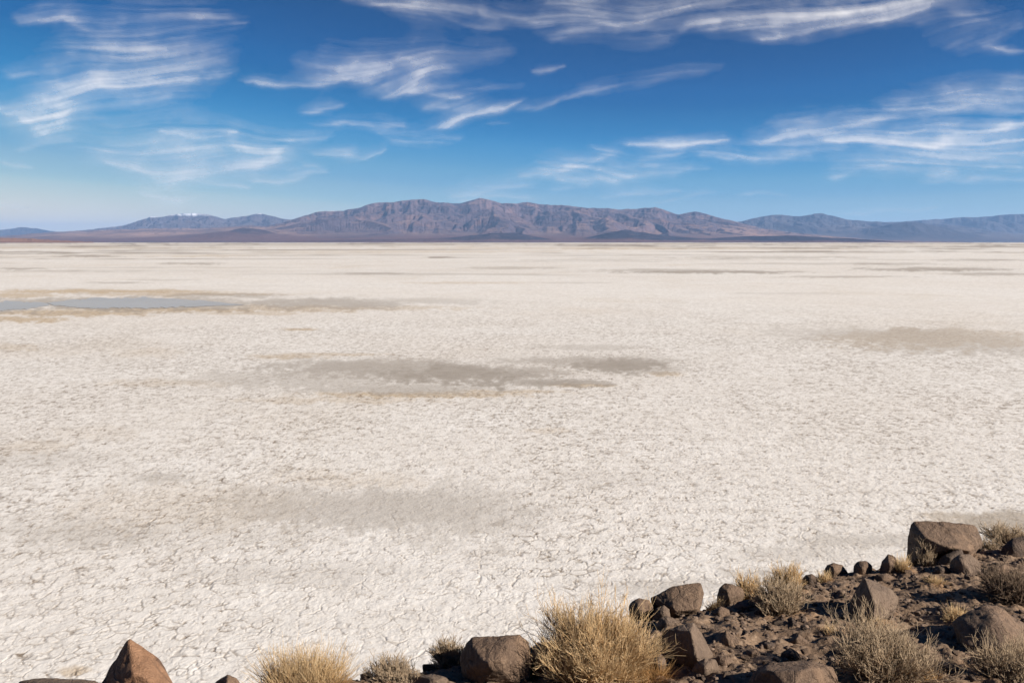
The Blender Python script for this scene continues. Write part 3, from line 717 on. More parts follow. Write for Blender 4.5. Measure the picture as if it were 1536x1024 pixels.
ROCKS = []
def shaped_rock(base, outline, ridge, thick, mat, seed, label, sub=5, sharp=26, name='boulder', group=None, rough=1.0, skirt=0.12, backshift=0.0):
    """outline: photo pixels of the rock's edge; ridge: (px, py, nearer by m) points that stand towards the viewer.
    They give a body of real depth 'thick' standing where its base touches the slope."""
    p, s = ground_at(*base)
    s += thick * 0.35
    c0 = np.array([0, 0, CAM_H]); pts = []
    fwd = np.array([0, math.cos(TH), -math.sin(TH)])
    cx = sum(q[0] for q in outline) / len(outline); cy = sum(q[1] for q in outline) / len(outline)
    for px, py in outline:
        pts.append(c0 + ray(px, py) * s)
        bx, by = cx + (px - cx) * 0.78, cy + (py - cy) * 0.78
        pts.append(c0 + ray(bx, by) * (s + thick * 0.62))
    for px, py, near in ridge: pts.append(c0 + ray(px, py) * (s - near * 1.6))
    low = sorted(outline, key=lambda q: -q[1])[:3]
    for px, py in low: pts.append(c0 + ray(px, py) * s + np.array([0, 0.0, -skirt]))
    pts = np.array(pts); mid = pts.mean(0); mid[2] = pts[:, 2].min() + skirt
    me = rock_mesh(name, pts - mid, sub, mat, seed, sharp, rough)
    o = link(name, me, loc=mid); tag(o, label, 'boulder' if name == 'boulder' else 'rock', group)
    ROCKS.append((mid[0], mid[1], float(np.ptp(pts[:, 0]) / 2)))
    return o

G_B = 'boulders on the stony slope'
def build_rocks():
    S = shaped_rock
    S((1400, 838), [(1359, 834), (1364, 787), (1371, 781), (1411, 781), (1463, 786), (1470, 793), (1477, 812), (1461, 838), (1400, 842)],
      [(1384, 797, .10), (1391, 811, .25), (1430, 821, .30), (1455, 826, .24), (1366, 832, .16), (1378, 836, .2)], .75, M_BASALT, 11,
      'large slab-topped brown boulder on the crest with a pale twig shrub at its left end', 6, 34, group=G_B)
    S((1300, 930), [(1273, 920), (1275, 902), (1286, 880), (1296, 866), (1312, 871), (1338, 883), (1349, 897), (1345, 912), (1326, 928), (1277, 932)],
      [(1297, 867, .05), (1306, 890, .17), (1314, 912, .21), (1312, 930, .22), (1280, 925, .05)], .42, M_GREY, 12,
      'pointed boulder behind the wide grey-tan shrub, left side black', 6, 36, group=G_B)
    S((1480, 980), [(1427, 932), (1450, 916), (1475, 906), (1496, 907), (1520, 924), (1545, 940), (1556, 980), (1500, 996), (1450, 984), (1436, 965)],
      [(1452, 938, .10), (1490, 930, .14), (1457, 974, .22), (1500, 970, .24), (1540, 960, .2)], .6, M_BASALT, 13,
      'broad rounded reddish brown boulder at the right edge, hollow at its left', 6, 24, group=G_B)
    S((1015, 918), [(976, 896), (979, 908), (1008, 919), (1046, 914), (1059, 900), (1052, 873), (1036, 874), (1006, 880)],
      [(1010, 900, .09), (1008, 884, .03), (1012, 917, .14), (1045, 913, .12)], .45, M_BASALT, 14,
      'flat-topped brown boulder, left face black, on the crest right of the big straw bush', 6, 36, group=G_B)
    S((1030, 997), [(988, 957), (994, 945), (1012, 941), (1030, 934), (1041, 932), (1056, 955), (1070, 980), (1048, 998), (1008, 997), (992, 980)],
      [(1036, 946, .10), (1047, 986, .16), (1042, 997, .17), (1010, 994, .04), (998, 950, .0)], .40, M_GREY, 15,
      'blocky boulder with a wide black face beside the big straw bush', 6, 36, group=G_B)
    S((740, 1032), [(688, 984), (699, 964), (708, 955), (740, 953), (780, 950), (794, 962), (800, 985), (790, 1014), (738, 1022), (699, 1024), (690, 1004)],
      [(712, 975, .08), (750, 968, .08), (745, 998, .18), (700, 992, .10)], .48, M_BASALT, 16,
      'rounded brown boulder at the bottom centre, just left of the big straw bush', 6, 24, group=G_B)
    S((205, 1068), [(128, 1064), (152, 1024), (173, 987), (188, 962), (195, 956), (203, 961), (236, 985), (247, 1000), (260, 1026), (285, 1070), (200, 1075)],
      [(193, 958, .02), (185, 985, .05), (172, 1022, .08), (200, 1010, .12), (240, 1040, .15), (160, 1068, .1)], .5, M_RUST, 17,
      'pyramid-shaped rusty orange rock poking up at the bottom left', 6, 40, 'boulder', G_B, .8)
    S((80, 1074), [(12, 1050), (28, 1021), (60, 1016), (100, 1016.5), (140, 1019), (165, 1030), (170, 1075), (20, 1078)], [(70, 1030, .12), (120, 1032, .12)], .45, M_GREY, 18,
      'low grey-brown rock cut by the bottom edge, left of the orange pyramid rock', 5, 28, 'boulder', G_B)
    S((342, 1060), [(312, 1040), (322, 1023), (341, 1010), (355, 1016), (366, 1030), (372, 1058), (312, 1062)], [(342, 1016, .04), (338, 1040, .1)], .22, M_BASALT, 19,
      'small dark rock tip at the bottom edge, right of the orange pyramid rock', 5, 32, 'rock')
    S((1195, 1040), [(1118, 1030), (1130, 1007), (1150, 994), (1180, 991), (1215, 988), (1250, 1000), (1262, 1024), (1240, 1042), (1140, 1044)], [(1150, 1008, .12), (1210, 1004, .14), (1190, 1030, .2)], .45, M_BASALT, 20,
      'broad low brown boulder cut by the bottom edge, left of the wide grey-tan shrub', 6, 24, 'boulder', G_B)
    S((1188, 992), [(1168, 992), (1172, 978), (1185, 970), (1196, 976), (1204, 990)], [(1186, 980, .05)], .2, M_DARK, 21, 'small dark block resting behind the broad low boulder at the bottom edge', 5, 28, 'rock')
    S((958, 916), [(942, 908), (948, 901), (958, 896), (974, 899), (980, 910), (976, 922), (945, 920)], [(958, 908, .08)], .25, M_BASALT, 22, 'rounded brown rock directly behind the big straw bush', 5, 28, 'rock')
    S((994, 928), [(979, 922), (983, 912), (996, 907), (1006, 914), (1008, 926), (990, 930)], [(994, 918, .06)], .2, M_GREY, 23, 'small rounded grey rock in front of the flat-topped boulder', 5, 28, 'rock')
    S((1000, 944), [(982, 942), (990, 926), (1000, 922), (1024, 934), (1026, 942), (1000, 948)], [(1000, 934, .06)], .25, M_GREY, 24, 'sloping grey stone slab behind the blocky black-faced boulder', 5, 30, 'rock')
    S((988, 1010), [(966, 1004), (972, 990), (988, 978), (1002, 984), (1010, 1000), (1000, 1012), (972, 1012)], [(988, 994, .07)], .25, M_GREY, 25, 'smooth grey stone half hidden at the right foot of the big straw bush', 5, 28, 'rock')
    S((1056, 1016), [(1038, 1004), (1045, 992), (1058, 986), (1074, 988), (1080, 1002), (1066, 1016), (1046, 1016)], [(1058, 1000, .07)], .22, M_GREY, 26, 'grey stone lying at the right foot of the blocky black-faced boulder', 5, 28, 'rock')
    S((1084, 1000), [(1066, 994), (1078, 982), (1094, 984), (1106, 996), (1092, 1006), (1072, 1004)], [(1084, 992, .05)], .2, M_BASALT, 27, 'flat brown stone to the right of the blocky black-faced boulder', 5, 28, 'rock')
    S((1095, 897), [(1075, 892), (1079, 881), (1087, 873), (1100, 876), (1114, 882), (1118, 892), (1104, 900), (1078, 899)], [(1090, 882, .05), (1094, 897, .08)], .25, M_BASALT, 28, 'dark-sided rock at the left foot of the two small straw tufts', 5, 34, 'rock')
    S((1082, 925), [(1062, 923), (1070, 914), (1081, 908), (1094, 914), (1096, 924), (1080, 928)], [(1080, 916, .05)], .18, M_BASALT, 29, 'small angular rock between the flat-topped boulder and the pale branching shrub', 5, 34, 'rock')
    S((1112, 918), [(1096, 914), (1106, 902), (1124, 898), (1140, 906), (1138, 918), (1110, 922)], [(1118, 910, .06)], .25, M_GREY, 30, 'low grey rock at the left side of the pale branching shrub', 5, 28, 'rock')
    S((1252, 862), [(1235, 856), (1240, 847), (1250, 843), (1264, 847), (1272, 858), (1258, 864), (1240, 864)], [(1250, 854, .07)], .25, M_BASALT, 31, 'rounded dark rock on the crest, left of a ball-shaped rock', 5, 28, 'rock')
    S((1294, 862), [(1279, 858), (1280, 847), (1288, 840), (1300, 840), (1309, 848), (1307, 860), (1290, 864)], [(1294, 850, .08)], .25, M_BASALT, 32, 'ball-shaped dark rock on the crest between two other rocks', 5, 14, 'rock')
    S((1332, 862), [(1318, 858), (1322, 842), (1332, 830), (1344, 834), (1350, 852), (1340, 864), (1322, 864)], [(1334, 846, .08)], .28, M_BASALT, 33, 'upright dark rock with a dry grass tuft behind it, left of the slab-topped boulder', 5, 28, 'rock')
    S((1326, 872), [(1310, 868), (1314, 861), (1330, 859), (1341, 864), (1342, 872), (1322, 875)], [(1326, 866, .05)], .2, M_BASALT, 34, 'flat stone just above the pointed boulder', 5, 28, 'rock')
    S((1450, 862), [(1423, 856), (1426, 840), (1440, 830), (1458, 830), (1470, 842), (1472, 856), (1455, 866), (1430, 864)], [(1440, 842, .08), (1452, 858, .12)], .35, M_GREY, 35, 'pale-topped rock lying right below the slab-topped boulder', 5, 28, 'rock')
    S((1418, 848), [(1402, 846), (1412, 834), (1430, 826), (1444, 822), (1448, 836), (1436, 850), (1410, 852)], [(1425, 838, .08)], .28, M_DARK, 36, 'dark wedge of rock in the shade under the slab-topped boulder', 5, 32, 'rock')
    S((1412, 862), [(1398, 858), (1406, 848), (1420, 848), (1428, 858), (1416, 866), (1402, 864)], [(1412, 854, .05)], .2, M_DARK, 37, 'black stone to the left of the pale-topped rock', 5, 30, 'rock')
    S((1215, 872), [(1203, 868), (1208, 862), (1218, 860), (1227, 866), (1226, 874), (1208, 875)], [(1215, 866, .05)], .18, M_DARK, 38, 'small dark rock on the crest right of the pale branching shrub', 5, 28, 'rock')
    S((1092, 966), [(1070, 964), (1080, 955), (1089, 944), (1100, 952), (1112, 962), (1104, 970), (1078, 970)], [(1091, 952, .04), (1094, 968, .06)], .2, M_BASALT, 39, 'small pyramid-shaped stone on bare ground below the pale branching shrub', 5, 30, 'rock')
    S((1195, 968), [(1172, 966), (1186, 958), (1198, 950), (1208, 958), (1218, 966), (1206, 972), (1180, 971)], [(1198, 956, .05)], .2, M_BASALT, 40, 'small pointed stone on bare ground left of the wide grey-tan shrub', 5, 28, 'rock')
    S((1128, 984), [(1112, 982), (1120, 974), (1134, 972), (1144, 980), (1136, 988), (1116, 988)], [(1128, 978, .05)], .18, M_BASALT, 41, 'flat brown stone in the middle of the bare stony ground', 5, 28, 'rock')
    S((1150, 974), [(1138, 970), (1146, 962), (1158, 962), (1166, 970), (1156, 976)], [(1152, 967, .04)], .15, M_DARK, 42, 'small dark stone just above the flat brown stone on the bare ground', 5, 30, 'rock')
    S((1520, 838), [(1498, 836), (1504, 818), (1520, 806), (1545, 802), (1560, 830), (1540, 846), (1506, 846)], [(1520, 822, .1)], .4, M_DARK, 43, 'dark rock at the right edge under the tan shrubs on the crest', 5, 28, 'rock')
    S((1500, 862), [(1480, 858), (1488, 848), (1508, 846), (1520, 854), (1516, 864), (1490, 866)], [(1500, 854, .06)], .25, M_BASALT, 44, 'low brown rock above the dark shrub at the right edge', 5, 28, 'rock')
    S((640, 1032), [(612, 1024), (622, 1014), (650, 1010), (676, 1016), (684, 1030), (640, 1036)], [(648, 1020, .08)], .25, M_GREY, 45, 'low grey-brown stone at the bottom edge left of the rounded brown boulder', 5, 28, 'rock')
    S((1420, 1010), [(1402, 1008), (1410, 994), (1428, 990), (1442, 1000), (1438, 1014), (1410, 1016)], [(1422, 1002, .06)], .2, M_BASALT, 46, 'small brown rock between the wide grey-tan shrub and the right corner shrub', 5, 28, 'rock')
build_rocks()

# medium loose stones (one mesh family, each stone its own object) and fine gravel (stuff)
def random_rock_points(rs, n=12, sq=(1, .8, .6)):
    p = rs.normal(size=(n, 3)); p /= np.linalg.norm(p, axis=1)[:, None]
    return p * rs.uniform(0.8, 1.0, (n, 1)) * np.array(sq)

def build_stones():
    rs = np.random.RandomState(77)
    fam = [rock_mesh('stone', random_rock_points(rs, 11, (1, rs.uniform(.65, .9), rs.uniform(.4, .7))), 4, m, 500 + i, 24) for i, m in enumerate([M_BASALT, M_DARK, M_GREY, M_BASALT, M_DARK, M_GREY, M_BASALT])]
    zones = [((530, 1000), (700, 1024), 10), ((930, 900), (1120, 1020), 38), ((1100, 880), (1290, 1010), 52), ((1200, 850), (1400, 935), 42), ((1390, 830), (1536, 915), 42), ((1400, 900), (1536, 1020), 18)]
    k = 0; spots = []
    for (x0, y0), (x1, y1), n in zones:
        tries = 0
        while n and tries < 900:
            tries += 1
            px, py = rs.uniform(x0, x1), rs.uniform(y0, y1)
            crest = np.interp(px, [c[0] for c in CREST], [c[1] for c in CREST])
            if py < crest + 7: continue
            p, s = ground_at(px, py)
            if s > 11.5: continue
            size = rs.choice([.028, .035, .045, .06, .085], p=[.30, .30, .22, .12, .06]) * rs.uniform(.85, 1.2)
            if any(math.hypot(p[0] - a, p[1] - b) < r * .75 + size for a, b, r in ROCKS): continue
            if any(math.hypot(p[0] - a, p[1] - b) < r + size for a, b, r in spots): continue
            spots.append((p[0], p[1], size)); n -= 1
            o = link('stone', fam[k % len(fam)]); k += 1
            o.location = (p[0], p[1], float(terrain(p[0], p[1])) + size * 0.2); o.scale = (size,) * 3
            o.rotation_euler = (rs.uniform(-.35, .35), rs.uniform(-.35, .35), rs.uniform(0, 6.28))
            tag(o, 'small loose brown stone lying among others on the stony slope', 'stone', 'small loose stones on the stony slope')
    # gravel
    v, f = ICO[2]; N = 15000
    xs = rs.uniform(-1.5, 8.5, N * 3); ys = rs.uniform(4.2, 11.5, N * 3)
    px, py = to_px(xs, ys, terrain(xs, ys)); ok = (px > 480) & (px < 1560) & (py < 1050)
    ed = np.interp(xs, CX, CY); ok &= ys < ed + 0.5
    clump = fbm(xs * 1.3, ys * 1.3, 411, 3); ok &= clump + rs.uniform(-.6, .6, N * 3) > -0.15
    xs = xs[ok][:N]; ys = ys[ok][:N]; n = len(xs); zs = terrain(xs, ys)
    sz = 0.005 + 0.022 * rs.power(0.35, n) ** 1.3
    sh = [v * rs.uniform(.75, 1.2, (len(v), 1)) * np.array([1, rs.uniform(.6, .95), rs.uniform(.45, .8)]) for _ in range(12)]
    Vs = []; tone = []
    for i in range(n):
        a = rs.uniform(0, 6.28); c, s = math.cos(a), math.sin(a); q = sh[i % 12] * sz[i]
        Vs.append(np.stack([q[:, 0] * c - q[:, 1] * s + xs[i], q[:, 0] * s + q[:, 1] * c + ys[i], q[:, 2] + zs[i] + sz[i] * .25], -1)); tone.append(np.full(len(v), rs.rand()))
    V = np.concatenate(Vs); fc = (f[None] + (np.arange(n) * len(v))[:, None, None]).reshape(-1, 3)
    m, t, out = new_mat('gravel')
    c = t.mix(t.attr('tone'), (0.06, 0.042, 0.033), (0.22, 0.155, 0.11)); pos = t.add('ShaderNodeNewGeometry').outputs['Position']
    c = t.mix(t.rng(t.noise(pos, 60, 3), .4, .7, 0, .5), c, (0.13, 0.085, 0.06)); principled(t, out, c, .9)
    me = mesh_np('gravel', V, fc, m, False, {'tone': np.concatenate(tone)})
    tag(link('gravel', me), 'loose brown gravel strewn over the stony slope', 'gravel', kind='stuff')

# ------------------------------------------------------------------ dry shrubs and grass tufts
def grow(rs, P0, dirs, L, K, curl, lift):
    n = len(P0); P = np.zeros((n, K, 3)); P[:, 0] = P0; d = dirs.copy()
    st = (L / (K - 1))[:, None]
    for k in range(1, K):
        d = d + rs.normal(size=(n, 3)) * curl; d[:, 2] += lift
        d /= np.linalg.norm(d, axis=1)[:, None]
        P[:, k] = P[:, k - 1] + d * st
    return P
def tubes(P, r0, r1, along0=0.0, along1=1.0, tone=None, sides=3):
    n, K, _ = P.shape
    T = np.gradient(P, axis=1); T /= np.maximum(np.linalg.norm(T, axis=2, keepdims=True), 1e-9)
    ref = np.where(np.abs(T[..., 2:3]) > 0.9, np.array([1.0, 0, 0]), np.array([0, 0, 1.0]))
    A = np.cross(T, ref); A /= np.maximum(np.linalg.norm(A, axis=2, keepdims=True), 1e-9); B = np.cross(T, A)
    t = np.linspace(0, 1, K)[None, :, None]
    rad = (np.asarray(r0).reshape(-1, 1, 1) * (1 - t) + np.asarray(r1).reshape(-1, 1, 1) * t)
    rings = [P + rad * (math.cos(a) * A + math.sin(a) * B) for a in np.linspace(0, 2 * math.pi, sides, endpoint=False)]
    V = np.stack(rings, 2).reshape(-1, 3)
    i = np.arange(n)[:, None, None]; k = np.arange(K - 1)[None, :, None]; s = np.arange(sides)[None, None, :]; s2 = (s + 1) % sides
    b = (i * K + k) * sides; c = (i * K + k + 1) * sides
    Fq = np.stack([b + s, b + s2, c + s2, c + s], -1).reshape(-1, 4)
    al = np.asarray(along0).reshape(-1, 1) * (1 - t[..., 0]) + np.asarray(along1).reshape(-1, 1) * t[..., 0]
    al = np.repeat((al * np.ones((n, 1))).reshape(n, K, 1), sides, 2).ravel()
    tn = np.repeat(tone, K * sides)
    return V, Fq, al, tn
def join(parts):
    o = 0; V = []; Fq = []; a = []; t = []
    for v, f, al, tn in parts:
        V.append(v); Fq.append(f + o); a.append(al); t.append(tn); o += len(v)
    return np.concatenate(V), np.concatenate(Fq), np.concatenate(a), np.concatenate(t)

def rnd_dirs(rs, n, spread, lean=(0, 0)):
    az = rs.uniform(0, 2 * math.pi, n); th = spread * np.sqrt(rs.rand(n))
    d = np.stack([np.sin(th) * np.cos(az) + lean[0], np.sin(th) * np.sin(az) + lean[1], np.cos(th)], -1)
    return d / np.linalg.norm(d, axis=1)[:, None]

def make_shrub(name, label, base, w_px, h_px, mat_b, mat_t, seed, n_main=160, n_twig=5, n_fine=3, spread=1.15, curl=.10, lift=.05, thick=1.0, lean=(0, 0), flat=1.0, group=None, cat='shrub', litter=0.5, sink=0.02):
    p, s = ground_at(*base)
    w = w_px / F * s * 0.5; h = h_px / F * s
    rs = np.random.RandomState(seed)
    z0 = float(terrain(p[0], p[1]))
    BUSH_SPOTS.append((p[0], p[1], w * 1.1, litter))
    root = link(name, None, loc=(p[0], p[1], z0)); root.empty_display_size = 0.1
    tag(root, label, cat, group)
    d = rnd_dirs(rs, n_main, spread, lean)
    d[:, 2] = np.abs(d[:, 2]) + 0.04
    d /= np.linalg.norm(d, axis=1)[:, None]
    # length to the shrub's uneven dome in that direction
    az = np.arctan2(d[:, 1], d[:, 0])
    uneven = 1 + 0.16 * np.sin(az * 3 + seed) + 0.10 * np.sin(az * 5 + seed * 2.3)
    dome = 1 / np.sqrt((np.hypot(d[:, 0], d[:, 1]) / w) ** 2 + (d[:, 2] / h) ** 2) * uneven
    L = dome * rs.uniform(0.50, 0.78, n_main)
    b = rs.normal(size=(n_main, 3)) * np.array([.10 * w, .10 * w, 0]) + d * np.array([.12 * w, .12 * w, 0]); b[:, 2] = -sink
    K = 6
    P = grow(rs, b, d, L, K, curl, lift * .5)
    tone = rs.rand(n_main)
    kt = thick
    Vb = tubes(P, 0.0034 * kt * rs.uniform(.6, 1.9, n_main), 0.0016 * kt, 0.0, 0.45, tone)
    me = mesh_np('branches', *Vb[:2], mat_b, True, {'along': Vb[2], 'tone': Vb[3]})
    link('branches', me, root)
    parts = []
    def spawn(P, tone, n_each, lo, hi, scale, turn, a0, a1, r0, r1, K=5):
        n = len(P); idx = np.repeat(np.arange(n), n_each); t = rs.uniform(lo, hi, len(idx)) * (P.shape[1] - 1)
        k = np.minimum(t.astype(int), P.shape[1] - 2); fr = (t - k)[:, None]
        S = P[idx, k] * (1 - fr) + P[idx, k + 1] * fr
        dd = P[idx, k + 1] - P[idx, k]; seg = np.linalg.norm(dd, axis=1, keepdims=True); dd = dd / np.maximum(seg, 1e-6)
        dd = dd + rs.normal(size=dd.shape) * turn; dd[:, 2] += 0.18; dd /= np.linalg.norm(dd, axis=1)[:, None]
        ln = seg[:, 0] * (P.shape[1] - 1) * scale * rs.uniform(.5, 1.15, len(idx))
        C = grow(rs, S, dd, ln, K, curl * 1.2, lift)
        tn = np.clip(tone[idx] * .5 + .5 * rs.rand(len(idx)), 0, 1)
        parts.append(tubes(C, r0 * kt, r1 * kt, a0, a1, tn))
        return C, tn
    C1, t1 = spawn(P, tone, n_twig, .30, 1.0, .55, .33, .3, .85, .0019, .0011)
    if n_fine: spawn(C1, t1, n_fine, .25, 1.0, .55, .42, .6, 1.0, .0013, .0008, 4)
    V, Fq, al, tn = join(parts)
    link('twigs', mesh_np('twigs', V, Fq, mat_t, True, {'along': al, 'tone': tn}), root)
    return root

def make_tuft(name, label, base, w_px, h_px, mat, seed, n=900, spread=.9, curl=.10, thick=1.0, lean=(0, 0), group=None, cat='grass', litter=.7, base_r=.35, extra=None):
    p, s = ground_at(*base); w = w_px / F * s * .5; h = h_px / F * s
    rs = np.random.RandomState(seed); z0 = float(terrain(p[0], p[1]))
    BUSH_SPOTS.append((p[0], p[1], w * 1.1, litter))
    root = link(name, None, loc=(p[0], p[1], z0)); tag(root, label, cat, group)
    def blades(n, mat, nm, hs, r, dead):
        d = rnd_dirs(rs, n, spread * (1.25 if dead else 1), lean); d[:, 2] = np.abs(d[:, 2]) + .05; d /= np.linalg.norm(d, axis=1)[:, None]
        a = rs.uniform(0, 6.28, n); q = np.sqrt(rs.rand(n)) * base_r * w
        b = np.stack([q * np.cos(a) + .2 * w * d[:, 0], q * np.sin(a) + .2 * w * d[:, 1], np.full(n, -.015)], -1)
        b[:, 2] += terrain(p[0] + b[:, 0], p[1] + b[:, 1]) - z0
        az = np.arctan2(d[:, 1], d[:, 0]); un = 1 + .15 * np.sin(3 * az + seed) + .1 * np.sin(7 * az + seed)
        L = hs * un / np.sqrt((np.hypot(d[:, 0], d[:, 1]) / (w * (1.05 - base_r * .5))) ** 2 + (d[:, 2] / h) ** 2) * rs.uniform(.45, 1.05, n)
        P = grow(rs, b, d, L, 6, curl, -.02 if dead else .03)
        v = tubes(P, r * thick, .0006 * thick, 0, 1, rs.rand(n))
        link(nm, mesh_np(nm, v[0], v[1], mat, True, {'along': v[2], 'tone': v[3]}), root)
    blades(n, mat, 'blades', 1.0, .0016, False)
    blades(n // 2, extra or mat, 'dead_stems', .55, .0022, True)
    return root

M_STRAW = mat_plant('straw_twig', (0.42, 0.195, 0.065), (0.67, 0.43, 0.20), (0.79, 0.585, 0.35))
M_STRAWB = mat_plant('straw_branch', (0.26, 0.12, 0.05), (0.48, 0.27, 0.115), (0.56, 0.37, 0.19), .6)
M_GREYT = mat_plant('grey_twig', (0.30, 0.19, 0.11), (0.46, 0.335, 0.215), (0.58, 0.45, 0.31))
M_GREYB = mat_plant('grey_branch', (0.20, 0.125, 0.075), (0.33, 0.235, 0.155), (0.40, 0.30, 0.20), .6)
M_DUSK = mat_plant('brown_twig', (0.10, 0.065, 0.045), (0.19, 0.135, 0.095), (0.28, 0.205, 0.145))
M_ORANGE = mat_plant('orange_grass', (0.36, 0.165, 0.05), (0.50, 0.26, 0.095), (0.56, 0.36, 0.17))

def build_plants():
    sh, tf = make_shrub, make_tuft
    sh('shrub', 'big dense straw-coloured dry bush at the bottom centre, the largest of all', (886, 1012), 194, 110, M_STRAWB, M_STRAW, 1, 460, 6, 4, 1.25, .07, .05, 0.95)
    sh('shrub', 'pale branching dry shrub with bare forks in the middle of the slope', (1170, 919), 92, 64, M_GREYB, M_GREYT, 2, 150, 6, 3, 1.1, .10, .06, 1.25)
    sh('shrub', 'wide grey-tan dry shrub in front of the pointed boulder', (1322, 1012), 182, 88, M_GREYB, M_GREYT, 3, 250, 6, 3, 1.25, .14, .07, 1.0)
    sh('shrub', 'grey twiggy shrub in the bottom right corner, in front of the broad boulder', (1515, 1022), 130, 70, M_GREYB, M_GREYT, 4, 170, 6, 3, 1.25, .15, .06, 1.0)
    sh('shrub', 'little pale twig shrub against the left end of the slab-topped boulder', (1390, 841), 32, 42, M_GREYB, M_GREYT, 5, 60, 6, 3, .75, .09, .05, 1.3)
    tf('grass_tuft', 'wide blurry straw grass clump at the bottom edge, left of centre', (458, 1034), 150, 78, M_STRAW, 6, 2600, .95, .12, 1.0, extra=M_STRAWB, base_r=.6)
    sh('shrub', 'low dark grey shrub with bare twigs, right of the straw grass clump', (584, 1004), 88, 44, M_DUSK, M_GREYT, 7, 150, 6, 3, 1.2, .13, .06, 1.0)
    sh('shrub', 'small tan shrub with forked dead sticks, left of the rounded brown boulder', (672, 1000), 66, 54, M_STRAWB, M_GREYT, 8, 140, 6, 3, .95, .10, .06, 1.1)
    tf('grass_tuft', 'orange-brown grass leaning over the right end of the rounded brown boulder', (792, 1012), 66, 58, M_ORANGE, 9, 700, 1.0, .10, 1.0, extra=M_STRAWB)
    sh('shrub', 'left one of two small straw tufts standing side by side on the crest', (1125, 889), 50, 54, M_STRAWB, M_STRAW, 10, 220, 6, 3, .95, .09, .06, 1.15)
    sh('shrub', 'right one of two small straw tufts standing side by side on the crest', (1180, 884), 54, 50, M_STRAWB, M_STRAW, 11, 210, 6, 3, 1.0, .09, .06, 1.15)
    tf('grass_tuft', 'tiny straw grass tuft at the right side of the flat-topped boulder', (1074, 910), 34, 24, M_STRAW, 12, 420, .9, .1, 1.2, extra=M_STRAWB)
    tf('grass_tuft', 'straw grass tuft behind the upright dark rock on the crest', (1352, 856), 34, 34, M_STRAW, 13, 420, .8, .1, 1.4, extra=M_STRAWB)
    sh('shrub', 'long low tan shrub on the crest at the right edge', (1512, 812), 90, 26, M_GREYB, M_GREYT, 14, 200, 6, 3, 1.3, .13, .05, 1.4)
    sh('shrub', 'dark shaded shrub at the right edge below the crest', (1520, 898), 110, 48, M_DUSK, M_DUSK, 15, 240, 6, 3, 1.3, .14, .05, 1.4)
    tf('grass_tuft', 'low dry tuft on the ground left of the broad boulder at the right edge', (1434, 926), 52, 22, M_STRAW, 16, 420, 1.2, .14, 1.0, extra=M_STRAWB)
    tf('grass_tuft', 'fiery orange grass spreading from the foot of the big straw bush', (958, 1018), 104, 34, M_ORANGE, 17, 1300, 1.25, .14, 1.0, extra=M_ORANGE, base_r=.7)
    tf('grass_tuft', 'faint straw wisp beside the left slope of the orange pyramid rock', (116, 1046), 44, 44, M_STRAW, 18, 160, .8, .12, .8, extra=M_STRAWB)
    tf('grass_tuft', 'small straw tuft beside the rounded dark rock on the crest', (1236, 872), 32, 22, M_STRAW, 19, 300, .95, .1, 1.3, extra=M_STRAWB)
    tf('grass_tuft', 'thin dry tuft on bare ground above the wide grey-tan shrub', (1245, 948), 36, 20, M_STRAW, 20, 200, 1.1, .14, 1.0, extra=M_GREYB)
    tf('grass_tuft', 'orange dry grass under the right side of the wide grey-tan shrub', (1382, 1018), 60, 22, M_ORANGE, 21, 600, 1.25, .14, 1.0, extra=M_ORANGE, base_r=.7)
    sh('shrub', 'low grey scrub at the bottom edge between the grass clump and the boulders', (602, 1026), 84, 26, M_GREYB, M_GREYT, 22, 130, 6, 2, 1.3, .15, .05, 1.0)
    tf('grass_tuft', 'short dry tuft in front of the pointed boulder', (1310, 934), 40, 16, M_STRAW, 23, 200, 1.1, .14, 1.0, extra=M_GREYB)
    tf('grass_tuft', 'straw litter tuft below the pale-topped rock at the right', (1405, 874), 40, 14, M_STRAW, 24, 260, 1.25, .14, 1.0, extra=M_GREYB)
    sh('shrub', 'small brown shrub right of the slab-topped boulder', (1484, 826), 36, 20, M_DUSK, M_GREYT, 25, 90, 5, 3, 1.15, .12, .05, 1.3)
build_plants()
build_hill()
build_stones()

# ------------------------------------------------------------------ air
def build_haze():
    bm = bmesh.new(); bmesh.ops.create_cube(bm, size=1.0)
    x0, x1, y0, y1, z0, z1 = -72000, 72000, -72000, 72000, -40.0, 1600.0
    for v in bm.verts: v.co = (x0 if v.co.x < 0 else x1, y0 if v.co.y < 0 else y1, z0 if v.co.z < 0 else z1)
    me = bpy.data.meshes.new('haze'); bm.to_mesh(me); bm.free()
    m = bpy.data.materials.new('haze_air'); m.use_nodes = True; m.node_tree.nodes.clear(); t = NT(m.node_tree)
    out = t.add('ShaderNodeOutputMaterial'); v = t.add('ShaderNodeVolumePrincipled')
    v.inputs['Color'].default_value = (0.33, 0.565, 1.0, 1); v.inputs['Density'].default_value = HAZE; v.inputs['Anisotropy'].default_value = 0.0
    t.l.new(v.outputs[0], out.inputs['Volume'])
    me.materials.append(m)
    tag(link('haze', me), 'thin blue air haze between the flat and the far mountains', 'haze', kind='stuff')
EXPO = 1.14
HAZE = 1.75e-5
build_haze()

# ------------------------------------------------------------------ light
w = bpy.data.worlds.new('World'); scene.world = w; w.use_nodes = True
t = NT(w.node_tree); w.node_tree.nodes.clear()
sky = t.add('ShaderNodeTexSky', sky_type='NISHITA', sun_disc=False)
sky.sun_elevation = R(SUN_EL); sky.sun_rotation = R(SUN_AZ); sky.altitude = 1200; sky.air_density = 1.0; sky.dust_density = 0.4; sky.ozone_density = 2.5
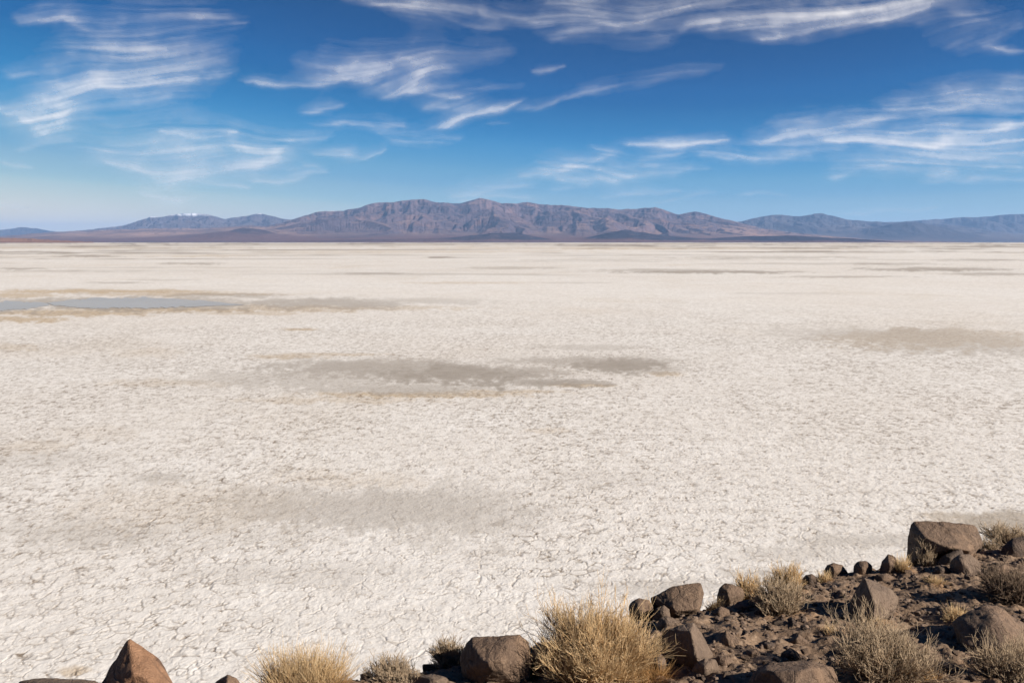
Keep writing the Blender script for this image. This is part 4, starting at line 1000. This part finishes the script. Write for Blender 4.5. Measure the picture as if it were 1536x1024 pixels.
# a clear dry polarised sky: the Nishita sky's own brightness, from horizon to zenith, graded to a deeper blue
sep = t.add('ShaderNodeSeparateColor'); t.l.new(sky.outputs[0], sep.inputs[0])
ramp = t.add('ShaderNodeValToRGB'); cr = ramp.color_ramp; cr.interpolation = 'CARDINAL'
STOPS = [(.08, (.001, .028, .125)), (.14, (.002, .057, .207)), (.19, (.003, .108, .34)), (.22, (.006, .148, .40)), (.277, (.035, .253, .537)), (.35, (.12, .36, .585)), (.43, (.23, .45, .61)), (.54, (.46, .62, .62)), (.75, (.96, .86, .62)), (1.0, (1.02, .92, .68))]
while len(cr.elements) < len(STOPS): cr.elements.new(0.5)
for e, (p_, c_) in zip(cr.elements, STOPS): e.position = p_; e.color = c_ + (1,)
t.l.new(t.math('MULTIPLY', sep.outputs[0], 0.1), ramp.inputs[0])
cmb = t.add('ShaderNodeVectorMath', operation='SCALE'); t.l.new(ramp.outputs[0], cmb.inputs[0]); cmb.inputs['Scale'].default_value = 1.0 / (2 ** EXPO * 0.05)
bg = t.add('ShaderNodeBackground'); t.l.new(cmb.outputs[0], bg.inputs[0]); bg.inputs[1].default_value = 0.05
wo = t.add('ShaderNodeOutputWorld'); t.l.new(bg.outputs[0], wo.inputs[0])

sl = bpy.data.lights.new('sun', 'SUN'); sl.energy = 5.0; sl.angle = R(0.5); sl.color = (1.0, 0.93, 0.84)
so = link('sun', sl, loc=(40, -10, 60)); so.rotation_euler = SUN_DIR.to_track_quat('Z', 'Y').to_euler()

cam = bpy.data.cameras.new('camera'); cam.sensor_width = 36.0; cam.lens = F / 1536 * 36.0; cam.clip_start = 0.1; cam.clip_end = 600000
co = link('camera', cam, loc=(0, 0, CAM_H)); co.rotation_euler = (math.pi / 2 - TH, 0, 0)
scene.camera = co

vs = scene.view_settings; vs.view_transform = 'Standard'; vs.look = 'None'; vs.exposure = EXPO; vs.gamma = 1.0
scene.render.resolution_x = 1024; scene.render.resolution_y = 682
cy = scene.cycles; cy.max_bounces = 6; cy.diffuse_bounces = 3; cy.volume_bounces = 0; cy.transparent_max_bounces = 12
cy.use_denoising = True
